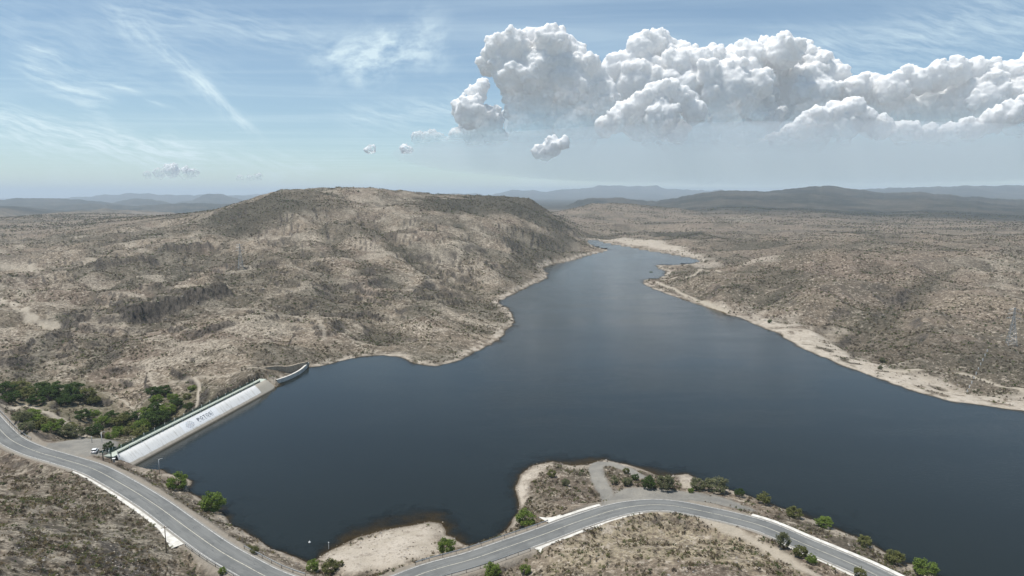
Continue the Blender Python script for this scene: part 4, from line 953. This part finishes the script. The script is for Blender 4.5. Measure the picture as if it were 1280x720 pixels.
for a in (
 (657, 658, 25, 'lush', 'round bright green tree at the inner corner of the deep cove'), (559, 692, 23, 'lush', 'round bright green tree at the tip of the sandy shore'),
 (266, 640, 27, 'lush', 'broad green tree leaning over the lake beside the left bend'), (222.5, 611, 22, 'lush', 'round green bush on the point next to the dam'),
 (391, 714, 16, 'lush', 'small green tree at the left end of the sandy shore'), (413, 716, 19, 'olive', 'olive tree second from the left on the sandy shore'), (425.5, 708, 8, 'olive', 'tiny olive bush right of the two shore trees'),
 (615, 722, 21, 'lush', 'green tree cut off by the bottom edge below the centre road'), (657, 717, 13, 'lush', 'slim green tree beside the rocks below the centre road'),
 (979, 684, 17, 'grey', 'tall grey green tree on the land side of the right road', 1.15), (1001, 696, 17, 'olive', 'olive tree behind the tall grey green roadside tree'), (1014, 704, 13, 'lush', 'small green bush lowest in the right roadside hedge'),
 (1074, 723, 16, 'olive', 'olive bush at the bottom edge beside the right road'),
 (1030, 659, 19, 'lush', 'round green bush halfway along the right shore bank', .66), (993, 646, 19, 'olive', 'olive bush on the bank below the white gutter start', .66), (1081, 682, 17, 'olive', 'small olive bush third from the right on the shore bank', .66),
 (1118, 704, 22, 'olive', 'wide olive bush second from the right on the shore bank', .66), (1156, 719, 27, 'lush', 'green bush at the lower right corner of the shore bank', .66),
 (924, 621, 13, 'dark', 'small dark bush at the end of the gravel lay-by'), (954, 630, 17, 'olive', 'olive bush on the bank right of the lay-by'),
 (872, 612, 20, 'grey', 'grey green bush left of the two big shore bushes', .66), (896, 615, 27, 'grey', 'largest grey green bush overhanging the lake at the lay-by', .66), (863.5, 616, 7, 'lush', 'tiny green bush beside the boat ramp'),
 (810, 610, 17, 'dark', 'dark rounded bush on the gravel of the peninsula'), (832, 612, 22, 'grey', 'grey green bush left of the boat ramp'),
 (783, 592, 9, 'olive', 'small olive bush at the top of the track island'), (794, 600, 9, 'dark', 'small dark bush at the right of the track island'), (768, 605, 10, 'grey', 'grey bush low on the left of the track island'), (784, 607, 12, 'grey', 'grey scrubby bush in the middle of the track island'),
 (318, 692, 10, 'olive', 'small olive bush on the verge of the left bend'), (690, 596, 11, 'olive', 'olive scrub bush on the crown of the peninsula'), (707, 607, 11, 'grey', 'grey scrub bush on the peninsula slope'),
 (135.5, 563, 11, 'dark', 'dark green bush by the fence on the gravel parking'), (157.5, 577, 7, 'dark', 'small dark bush at the foot of the dam face'),
 (278, 718, 9, 'lush', 'small green bush in the gully below the culvert wall'),
 (152, 563, 8, 'lush', 'green bush inside the dam gate'),
 (813, 345, 7, 'dark', 'lone dark tree at the tip of the far right headland'), (962, 404, 6, 'dark', 'dark bush on the right shore below the slope'), (1103, 453, 7, 'grey', 'grey green bush left of the track on the right shore'), (1100, 462, 6, 'grey', 'grey low bush on the sand of the right shore'),
 (448, 240.3, 3, 'dark', 'tiny tree standing on the skyline of the flat hill')):
    tree(*a[:5], hs=a[5] if len(a) > 5 else .85)
KN = {'dark': 'dark green', 'lush': 'bright green', 'olive': 'olive green', 'grey': 'grey green'}
V1 = 'dark green tree in the dense grove filling the valley at the left edge'; V2 = 'leafy green tree in the grove at the foot of the dam'; V3 = 'low green bush on the mound between the left curve and the valley'
for x, y, w_ in ((8, 494, 26), (24, 490, 24), (14, 503, 22), (34, 498, 22), (48, 496, 28), (62, 491, 24), (62, 501, 24), (78, 497, 28), (92, 502, 24), (96, 492, 24), (108, 498, 22), (45, 506, 20), (116, 505, 18), (82, 506, 20)):
    kd = random.choice(['dark', 'dark', 'olive']); w_ *= .86; where = 'front row' if y > 500 else 'back row' if y < 493 else 'middle'
    tree(x, y, w_, kd, '%s tree in the %s of the valley grove, %s' % (KN[kd], where, 'by the left edge' if x < 40 else 'at its centre' if x < 70 else 'at its right end'), 'valley grove', .62)
for x, y, w_ in ((104, 524, 20), (118, 522, 18), (128, 532, 22), (118, 544, 24), (140, 526, 22), (152, 534, 22), (162, 528, 20), (150, 545, 20), (166, 543, 22), (178, 540, 22), (188, 534, 26), (200, 528, 24), (184, 522, 22), (196, 516, 22), (210, 518, 20), (196, 504, 18), (204, 494, 18), (192, 494, 16), (176, 548, 20), (140, 549, 16), (222, 508, 16), (236, 512, 13), (216, 500, 14), (234, 498, 12), (240, 488, 11)):
    kd = random.choice(['dark', 'lush', 'olive', 'lush', 'dark']); w_ *= random.uniform(.75, 1.0); where = 'by the parking' if y > 538 else 'far bank' if y < 510 else 'mid grove'
    tree(x, y, w_, kd, '%s tree in the grove below the dam, %s, %s' % (KN[kd], where, 'left end' if x < 130 else 'centre' if x < 175 else 'near the dam crest' if x < 205 else 'by the white footpath'), 'grove below the dam', .66)
for x, y, w_ in ((28, 528, 20), (42, 532, 20), (34, 538, 16), (56, 535, 20), (64, 540, 18), (42, 522, 16), (84, 544, 18), (96, 547, 18), (72, 533, 14), (88, 538, 14)):
    kd = random.choice(['grey', 'olive', 'lush'])
    tree(x, y, w_, kd, 'low %s bush on the mound beyond the left curve, %s' % (KN[kd], 'left part' if x < 40 else 'middle part' if x < 70 else 'right part by the parking'), 'bushes on the mound', .6, name='bush', cat='bush')

# ------------------------------------------------------------------ scrub and stones
def inview(x, y, z, pad=40):
    f = y * math.cos(PITCH) - (z - CAM_Z) * math.sin(PITCH); u_ = y * math.sin(PITCH) + (z - CAM_Z) * math.cos(PITCH)
    px = 640 + FPX * x / f; py = 360 - FPX * u_ / f
    return px, py, (px > -pad) & (px < 1280 + pad) & (py < 720 + pad)
def sample(r0, r1, spacing, seed):
    g_ = np.random.default_rng(seed); az = R(42); area = az * (r1 * r1 - r0 * r0); n_ = int(area / spacing ** 2)
    r = np.sqrt(g_.uniform(r0 * r0, r1 * r1, n_)); a = g_.uniform(-az, az, n_); x = r * np.sin(a); y = r * np.cos(a)
    bare_ = 1 - np.maximum.reduce([hgt(x, y, np.clip(sand, 0, 1)), hgt(x, y, path), hgt(x, y, gravel), hgt(x, y, shoulder)])
    vg = hgt(x, y, np.clip(veg_shade, 0, 1)); sd = hgt(x, y, SD); rd = hgt(x, y, RD); clump = fbm(x, y, spacing * 9, 3, 131) + .6 * fbm(x, y, spacing * 30, 2, 132); pk = hgt(x, y, pale)
    dt, dn = dam_coord(x, y)
    prob = np.clip(bare_, 0, 1) * (.36 + .55 * vg + .75 * clump - .35 * pk)
    ok = (g_.uniform(0, 1, n_) < prob) & (sd > 1.5) & (rd > 5.4) & ~((dt > -6) & (dt < DL + 6) & (dn > -1) & (dn < 9))
    x, y = x[ok], y[ok]; z = hgt(x, y); return x, y, z, vg[ok], g_
LS = lambda mat, seed, nl, leaf, **kw: mesh_np('foliage', *crown(seed, 7, nl, leaf, low=.0, flat=.62, spread=.2, **kw), mat)
def straw(seed, nl=26):
    r = np.random.default_rng(seed); v = []
    for q in range(nl):
        th = r.uniform(0, 6.28); l = r.uniform(.25, .55); t = r.uniform(.15, .8); b = np.array([math.cos(th) * .12, math.sin(th) * .12, 0]) * r.uniform(0, 1)
        tip = b + np.array([math.cos(th) * l * t, math.sin(th) * l * t, l]); s = np.array([-math.sin(th), math.cos(th), 0]) * .045
        v += [b - s, b + s, tip + s * .3, tip - s * .3]
    return mesh_np('foliage', np.array(v), np.arange(nl * 4).reshape(-1, 4), L_straw)
SHR = [LS(L_twig, 50, 70, .10), LS(L_dry, 51, 70, .10), LS(L_grey, 52, 80, .095), LS(L_olive, 53, 80, .095), LS(L_twig, 54, 60, .11), LS(L_dark, 55, 80, .10), LS(L_dry, 56, 60, .11), straw(57)]
def stone_mesh(seed, mat):
    r = np.random.default_rng(seed); bm = bmesh.new(); bmesh.ops.create_icosphere(bm, subdivisions=1, radius=.5)
    for vtx in bm.verts: vtx.co *= r.uniform(.7, 1.15); vtx.co.z *= .62
    for q in range(3):
        d = Vector(r.normal(size=3)).normalized()
        for vtx in bm.verts:
            e = vtx.co.dot(d) - .3
            if e > 0: vtx.co -= d * e
    return bm_mesh('stone', bm, mat)
M_st1 = simple('pale_stone', (.36, .315, .25), .92, .3, 2.0, bump=.05); M_st2 = simple('brown_stone', (.20, .165, .135), .92, .3, 2.0, bump=.05); M_st3 = simple('grey_stone', (.27, .25, .23), .92, .3, 2.0, bump=.05)
STN = [stone_mesh(70, M_st1), stone_mesh(71, M_st1), stone_mesh(72, M_st2), stone_mesh(73, M_st3), stone_mesh(74, M_st2)]

def gn_scatter(name, x, y, z, scl, idx_, meshes, label, squash=None):
    src = bpy.data.collections.new(name + '_kinds')
    for q, m in enumerate(meshes):
        o = bpy.data.objects.new('%s_kind_%02d' % (name, q), m); src.objects.link(o)
    me_ = bpy.data.meshes.new(name); nv = len(x); me_.vertices.add(nv); me_.vertices.foreach_set('co', np.stack([x, y, z], 1).astype(np.float32).ravel())
    for nm, arr, ty, key in (('size', scl, 'FLOAT', 'value'), ('turn', rng.uniform(0, 6.28, nv), 'FLOAT', 'value'), ('pick', idx_, 'INT', 'value')):
        a_ = me_.attributes.new(nm, ty, 'POINT'); a_.data.foreach_set(key, np.asarray(arr, np.int32 if ty == 'INT' else np.float32))
    o = mobj(name, me_, label=label, kind='stuff')
    ng = bpy.data.node_groups.new(name, 'GeometryNodeTree'); ng.interface.new_socket('Geometry', in_out='INPUT', socket_type='NodeSocketGeometry'); ng.interface.new_socket('Geometry', in_out='OUTPUT', socket_type='NodeSocketGeometry')
    nn_ = ng.nodes; lk = ng.links; gi = nn_.new('NodeGroupInput'); go = nn_.new('NodeGroupOutput'); ip = nn_.new('GeometryNodeInstanceOnPoints'); ci = nn_.new('GeometryNodeCollectionInfo')
    ci.inputs['Collection'].default_value = src; ci.inputs['Separate Children'].default_value = True; ci.inputs['Reset Children'].default_value = True
    def at(nm, dt):
        q = nn_.new('GeometryNodeInputNamedAttribute'); q.data_type = dt; q.inputs[0].default_value = nm; return q.outputs[0]
    lk.new(gi.outputs[0], ip.inputs['Points']); lk.new(ci.outputs[0], ip.inputs['Instance']); ip.inputs['Pick Instance'].default_value = True
    lk.new(at('pick', 'INT'), ip.inputs['Instance Index']); lk.new(at('size', 'FLOAT'), ip.inputs['Scale'])
    cx = nn_.new('ShaderNodeCombineXYZ'); lk.new(at('turn', 'FLOAT'), cx.inputs[2]); lk.new(cx.outputs[0], ip.inputs['Rotation']); lk.new(ip.outputs[0], go.inputs[0])
    md = o.modifiers.new('scatter', 'NODES'); md.node_group = ng; return o

# near scrub: the bushes that show largest are things of their own
zones = ((110, 270, .85, .45, 2.0), (270, 520, 1.9, .8, 2.5), (520, 900, 2.9, 1.1, 3.2), (900, 1700, 4.6, 1.5, 4.4), (1700, 3200, 10, 2.4, 6.5))
sx, sy, sz, ss, sk = [], [], [], [], []
for q, (r0, r1, sp_, s0, s1) in enumerate(zones):
    x, y, z, vg, g_ = sample(r0, r1, sp_, 200 + q); s = s0 + (s1 - s0) * g_.beta(1.1, 4.2, len(x)) 
    kk = g_.choice(8, len(x), p=[.17, .17, .13, .15, .09, .05, .13, .11] if q == 0 else [.24, .12, .12, .10, .20, .12, .07, .03])
    sx.append(x); sy.append(y); sz.append(z); ss.append(s); sk.append(kk)
sx, sy, sz, ss, sk = map(np.concatenate, (sx, sy, sz, ss, sk))
px, py, iv = inview(sx, sy, sz, 30); sx, sy, sz, ss, sk, px, py = (q[iv] for q in (sx, sy, sz, ss, sk, px, py))
rad = np.hypot(sx, sy); score = ss / rad * (px > 0) * (px < 1280) * (py < 716) * (rad < 270) * (sk != 7)
big = np.argsort(-score)[:300]; isbig = np.zeros(len(sx), bool); isbig[big] = True
rdb = hgt(sx, sy, RD)
KIND = ['twiggy brown', 'dry tan', 'grey green', 'olive green', 'thin brown', 'dark green', 'sparse tan', 'straw']
for q in big:
    kd = KIND[sk[q]]
    if px[q] < 420 and py[q] > 545 + max(0, px[q] - 60) * .55:
        wh = 'by the left edge' if px[q] < 60 else 'along the bottom edge' if py[q] > 690 else 'near the white gutter' if py[q] < 590 + px[q] * .38 else 'in its middle'
        lb, gp = '%s bush on the rocky bottom left slope, %s' % (kd, wh), 'scrub on the bottom left slope'
    elif px[q] < 640: lb, gp = '%s scrub bush on the strip between the left bend and the lake' % kd, 'scrub along the left lake verge'
    elif py[q] < 634 or (px[q] > 930 and py[q] < 640 + (px[q] - 930) * .45): lb, gp = '%s scrub bush between the road and the lake, %s' % (kd, 'on the peninsula' if px[q] < 760 else 'by the lay-by' if px[q] < 940 else 'on the long right bank'), 'scrub on the peninsula side'
    else:
        wh = 'left of the round hump' if px[q] < 740 else 'beside the dirt track' if px[q] > 880 else 'at the bottom edge' if py[q] > 690 else 'just under the road'
        lb, gp = '%s bush on the slope below the centre bend, %s' % (kd, wh), 'scrub below the centre bend'
    o = mobj('scrub_bush', SHR[sk[q]], label=lb, cat='bush', group=gp); o.location = (sx[q], sy[q], sz[q]); s = float(ss[q]); o.scale = (s, s, s * .85); o.rotation_euler = (0, 0, random.uniform(0, 6.28))
r_ = ~isbig
gn_scatter('scrub', sx[r_], sy[r_], sz[r_], ss[r_], sk[r_], SHR, 'smaller and farther dry scrub covering the slopes around the lake')
# stones
tx, ty, tz, ts = [], [], [], []
for q, (r0, r1, sp_, s0, s1) in enumerate(((110, 270, 1.15, .22, 1.25), (270, 560, 4.4, .6, 2.0), (560, 1200, 10, 1.2, 3.6))):
    g_ = np.random.default_rng(300 + q); az = R(42); n_ = int(az * (r1 * r1 - r0 * r0) / sp_ ** 2); r = np.sqrt(g_.uniform(r0 * r0, r1 * r1, n_)); a = g_.uniform(-az, az, n_); x = r * np.sin(a); y = r * np.cos(a)
    cl = fbm(x, y, 14 if q == 0 else 40, 3, 141); ok = (g_.uniform(0, 1, n_) < .42 + .9 * cl + .5 * (hgt(x, y, SD) < 5) * (r < 420)) & (hgt(x, y, SD) > -1) & (hgt(x, y, RD) > 6.6) & (hgt(x, y, gravel) < .3) & (hgt(x, y, path) < .3); dt, dn = dam_coord(x, y); ok &= ~((dt > -6) & (dt < DL + 6) & (dn > -1) & (dn < 9))
    x, y = x[ok], y[ok]; tx.append(x); ty.append(y); tz.append(hgt(x, y)); ts.append(s0 + (s1 - s0) * g_.beta(1, 5, len(x)))
tx, ty, tz, ts = map(np.concatenate, (tx, ty, tz, ts)); px, py, iv = inview(tx, ty, tz, 30); tx, ty, tz, ts, px, py = (q[iv] for q in (tx, ty, tz, ts, px, py)); tk = rng.choice(5, len(tx))
rad = np.hypot(tx, ty); score = ts / rad * (px > 0) * (px < 1280) * (py < 716) * (rad < 270); big = np.argsort(-score)[:140]; isb = np.zeros(len(tx), bool); isb[big] = True
for q in big:
    kd = ['pale angular', 'pale', 'brown', 'grey', 'dark brown'][tk[q]]
    if px[q] < 400: lb, gp = '%s boulder on the bottom left slope, %s' % (kd, 'by the left edge' if px[q] < 70 else 'along the bottom edge' if py[q] > 680 else 'in its middle' if px[q] < 240 else 'near the lake shore'), 'boulders on the bottom left slope'
    else: lb, gp = '%s stone %s' % (kd, 'on the sandy shore of the cove' if px[q] < 600 else 'on the peninsula shore' if py[q] < 634 else 'on the slope left of the hump' if px[q] < 740 else 'on the straw hump under the road' if px[q] < 900 else 'beside the right stretch of road'), 'stones near the centre road'
    o = mobj('boulder', STN[tk[q]], label=lb, cat='rock', group=gp); s = float(ts[q]); o.location = (tx[q], ty[q], tz[q] + .05 * s); o.scale = (s, s * random.uniform(.7, 1.1), s * random.uniform(.7, 1.1)); o.rotation_euler = (random.uniform(-.3, .3), random.uniform(-.3, .3), random.uniform(0, 6.28))
gn_scatter('loose_stones', tx[~isb], ty[~isb], tz[~isb], ts[~isb], tk[~isb], STN, 'loose stones strewn over the slopes and shores')

# ------------------------------------------------------------------ clouds
def cloud_mat(name, z0, z1, sss, bs, rag=0):
    m, N_ = new_mat(name); g = N_.n('ShaderNodeNewGeometry'); p = g.outputs['Position']; z = N_.n('ShaderNodeSeparateXYZ', {0: p}).outputs[2]
    nz = N_.noise(p, .0007, 5, .6)
    f = N_.sstep(N_.math('ADD', z, N_.math('MULTIPLY', N_.math('SUBTRACT', nz, .5), (z1 - z0) * .5)), z0, z1)
    if rag: f = N_.math('MULTIPLY', f, N_.sstep(N_.noise(p, rag, 4, .6), .36, .62, .05, .9))
    bp_ = N_.n('ShaderNodeBump', {'Strength': .5, 'Distance': bs, 'Height': N_.noise(p, .004, 4, .5)}).outputs[0]
    d = N_.n('ShaderNodeBsdfPrincipled', {'Base Color': (.985, .985, .985, 1), 'Roughness': 1.0, 'Specular IOR Level': 0.0, 'Subsurface Weight': 1.0, 'Subsurface Radius': (1, 1, 1), 'Subsurface Scale': sss, 'Normal': bp_})
    t = N_.n('ShaderNodeBsdfTranslucent', {0: (.97, .97, .97, 1), 'Normal': bp_})
    s_ = N_.n('ShaderNodeMixShader', {0: .3, 1: d.outputs[0], 2: t.outputs[0]}); tr = N_.n('ShaderNodeBsdfTransparent')
    N_.n('ShaderNodeOutputMaterial', {0: N_.n('ShaderNodeMixShader', {0: f, 1: tr.outputs[0], 2: s_.outputs[0]}).outputs[0]}); return m
bm = bmesh.new(); bmesh.ops.create_icosphere(bm, subdivisions=1, radius=1); ICO_V = np.array([v.co[:] for v in bm.verts]); ICO_F = np.array([[v.index for v in f.verts] for f in bm.faces]); bm.free()
bm = bmesh.new(); bmesh.ops.create_icosphere(bm, subdivisions=3, radius=1); ICO3_V = np.array([v.co[:] for v in bm.verts]); ICO3_F = np.array([[v.index for v in f.verts] for f in bm.faces]); bm.free()
def cloud(name, discs, D, vox, mat, label, seed, group=None, levels=(16, 8)):
    g_ = np.random.default_rng(seed); sph = []; K = D / FPX
    for q, (px_, py_, r) in enumerate(discs):
        c = at_d(px_, py_, D + g_.normal(0, 1) * r * K * .5 + max(0, py_ - 90) * K * .25); sph.append((c, r * K, 0))
    lv = list(sph); allp = list(sph)
    for L_, cnt in enumerate(levels):
        nxt = []
        for c, r, _ in lv:
            for q in range(cnt):
                d = g_.normal(size=3); d /= np.linalg.norm(d); d[2] = abs(d[2]) * .9 + .05 if g_.uniform() < .72 else d[2]; d[1] = -abs(d[1]) if g_.uniform() < .6 else d[1]
                r2 = r * g_.uniform(.24, .46); nxt.append((c + d * r * g_.uniform(.72, .98), r2, L_ + 1))
        allp += nxt; lv = nxt
    vs, fs, o_n = [], [], 0
    for c, r, L_ in allp:
        iv_, if_ = (ICO3_V, ICO3_F) if L_ == 0 else (ICO_V, ICO_F)
        vs.append(iv_ * r + c); fs.append(if_ + o_n); o_n += len(iv_)
    v = np.concatenate(vs); f = np.concatenate(fs); base = at_d(640, 360, 1)  # recentred on its own middle
    mid = v.mean(0); me_ = mesh_np(name, v - mid, f, mat, smooth=True); o = mobj(name, me_, label=label, cat='cloud', group=group); o.location = tuple(mid)
    def shape(ob, vx, grow):
        rmd = ob.modifiers.new('merge', 'REMESH'); rmd.mode = 'VOXEL'; rmd.voxel_size = vx; rmd.use_smooth_shade = True
        for k, (sc, st_, bas) in enumerate(((vox * 9, vox * 3.4, 'BLENDER_ORIGINAL'), (vox * 4.2, -vox * 2.6, 'VORONOI_F1'), (vox * 1.9, -vox * .8, 'VORONOI_F1'))):
            tx_ = bpy.data.textures.new('%s_puff_%d' % (name, k), 'CLOUDS'); tx_.noise_scale = sc; tx_.noise_depth = 2; tx_.noise_basis = bas
            dm = ob.modifiers.new('puff', 'DISPLACE'); dm.texture = tx_; dm.strength = st_; dm.mid_level = .5 - (grow / st_ if k == 0 else 0); dm.texture_coords = 'GLOBAL'
    shape(o, vox, 0)
    return o
CD = 26000; MC = cloud_mat('cumulus', 1600, 4700, 320, 50); MCF = cloud_mat('front_cumulus', 1600, 3200, 280, 50); MC2 = cloud_mat('small_cumulus', 500, 1100, 120, 30, .0045)
cloud('cumulus_cloud', [(540, 178, 13), (522, 173, 8), (531, 182, 9), (556, 184, 11), (574, 172, 13), (588, 142, 20), (596, 118, 12), (604, 108, 9), (578, 136, 13), (611, 152, 18), (594, 168, 17), (619, 172, 14), (570, 184, 12)], CD - 2500, 38, MCF, 'ragged white cumulus at the lower left end of the cloud bank', 401)
cloud('cumulus_cloud', [(612, 82, 14), (624, 66, 19), (642, 58, 18), (664, 56, 19), (688, 54, 19), (708, 66, 19), (728, 84, 18), (744, 98, 16), (640, 92, 24), (672, 90, 28), (704, 100, 28), (730, 116, 24), (665, 125, 34), (715, 140, 34), (640, 110, 12), (660, 160, 30), (720, 165, 30), (752, 112, 16), (757, 132, 19), (750, 152, 22)], CD, 46, MC, 'towering white cumulus cloud at the left of the great cloud bank', 402)
cloud('cumulus_cloud', [(768, 86, 17), (782, 80, 16), (800, 62, 17), (815, 54, 15), (828, 58, 15), (845, 74, 21), (868, 84, 21), (890, 80, 19), (912, 80, 20), (934, 76, 22), (958, 70, 20), (982, 66, 19), (1003, 70, 17), (1022, 84, 18), (1040, 98, 18), (800, 106, 34), (850, 116, 40), (905, 120, 42), (960, 116, 42), (1010, 122, 36), (860, 160, 40), (930, 160, 40), (1000, 160, 40)], CD + 1500, 46, MC, 'broad white cumulus cloud in the middle of the cloud bank', 403)
cloud('cumulus_cloud', [(756, 158, 13), (770, 152, 14), (785, 140, 15), (800, 128, 14), (818, 118, 15), (835, 112, 13), (850, 124, 16), (800, 160, 18), (826, 148, 20), (846, 164, 16), (815, 175, 13), (868, 140, 15)], CD - 2500, 38, MCF, 'bright low cumulus bulging in front of the middle cloud bank', 404)
cloud('cumulus_cloud', [(1070, 112, 17), (1090, 108, 17), (1112, 112, 18), (1135, 98, 15), (1150, 104, 14), (1172, 96, 17), (1195, 90, 16), (1218, 90, 16), (1242, 94, 17), (1264, 92, 16), (1290, 86, 19), (1320, 92, 22), (1360, 98, 28), (1410, 110, 36), (1100, 140, 34), (1160, 138, 36), (1220, 132, 38), (1285, 130, 40), (1350, 140, 45)], CD + 600, 46, MC, 'upper white cumulus cloud running off the right edge of the sky', 405)
cloud('cumulus_cloud', [(956, 184, 10), (972, 178, 13), (990, 168, 14), (1006, 158, 15), (1024, 148, 15), (1044, 142, 15), (1064, 136, 15), (1000, 180, 13), (1030, 170, 18), (1056, 158, 18), (1080, 150, 15), (1020, 184, 11), (1050, 178, 12), (1100, 160, 15), (1130, 166, 16), (1160, 170, 14), (1190, 168, 15), (1215, 162, 15), (1240, 152, 15), (1262, 142, 16), (1285, 134, 18), (1310, 140, 24), (1345, 145, 28)], CD - 2800, 38, MCF, 'long low cumulus ridge in front at the right of the cloud bank', 406)
MC3 = cloud_mat('puff_cumulus', 900, 1500, 140, 30)
for q, (ds, lb) in enumerate((([(690, 184, 12), (674, 190, 9), (704, 180, 8), (682, 192, 10)], 'small white puff of cloud below the gap in the cloud bank'), ([(464, 186, 5.5), (460, 188, 4)], 'tiny white cloud alone left of the cloud bank'), ([(506, 186, 6), (512, 188, 5)], 'tiny white cloud just left of the towering cumulus'),
        ([(214, 214, 9), (200, 217, 7), (232, 217, 8), (185, 219, 5), (244, 216, 5)], 'small low white cloud over the far left hills'), ([(322, 223, 6), (300, 224, 5), (312, 224, 5)], 'flat tiny cloud low above the hill on the left'))):
    cloud('small_cloud', ds, 19500 if q == 0 else 24000, 28, MC3 if q == 0 else MC2, lb, 420 + q, levels=(14, 6))

MV = bpy.data.materials.new('rain_haze'); MV.use_nodes = True; N = NT(MV.node_tree)
N.n('ShaderNodeOutputMaterial', {1: N.n('ShaderNodeVolumePrincipled', {'Color': (.84, .90, .96, 1), 'Density': 1.25e-4, 'Anisotropy': 0.0}).outputs[0]})
bm = bmesh.new(); bmesh.ops.create_icosphere(bm, subdivisions=4, radius=1.0)
ve = mobj('rain_haze', bm_mesh('rain_haze', bm, MV, True), label='pale grey veil of rain haze hanging under the cloud bank', kind='stuff')
ve.location = (10500, 25500, 1520); ve.scale = (15000, 5600, 1115)
# ------------------------------------------------------------------ haze
MH = bpy.data.materials.new('haze_air'); MH.use_nodes = True; N = NT(MH.node_tree)
pv = N.n('ShaderNodeVolumePrincipled', {'Color': (.75, .88, 1.0, 1), 'Density': 7.0e-5, 'Anisotropy': .0})
N.n('ShaderNodeOutputMaterial', {1: pv.outputs[0]})
bm = bmesh.new(); bx(bm, (0, 0, 135), (92000, 92000, 514)); mobj('haze', bm_mesh('haze', bm, MH), kind='stuff', label='pale blue haze hanging over the far hills')
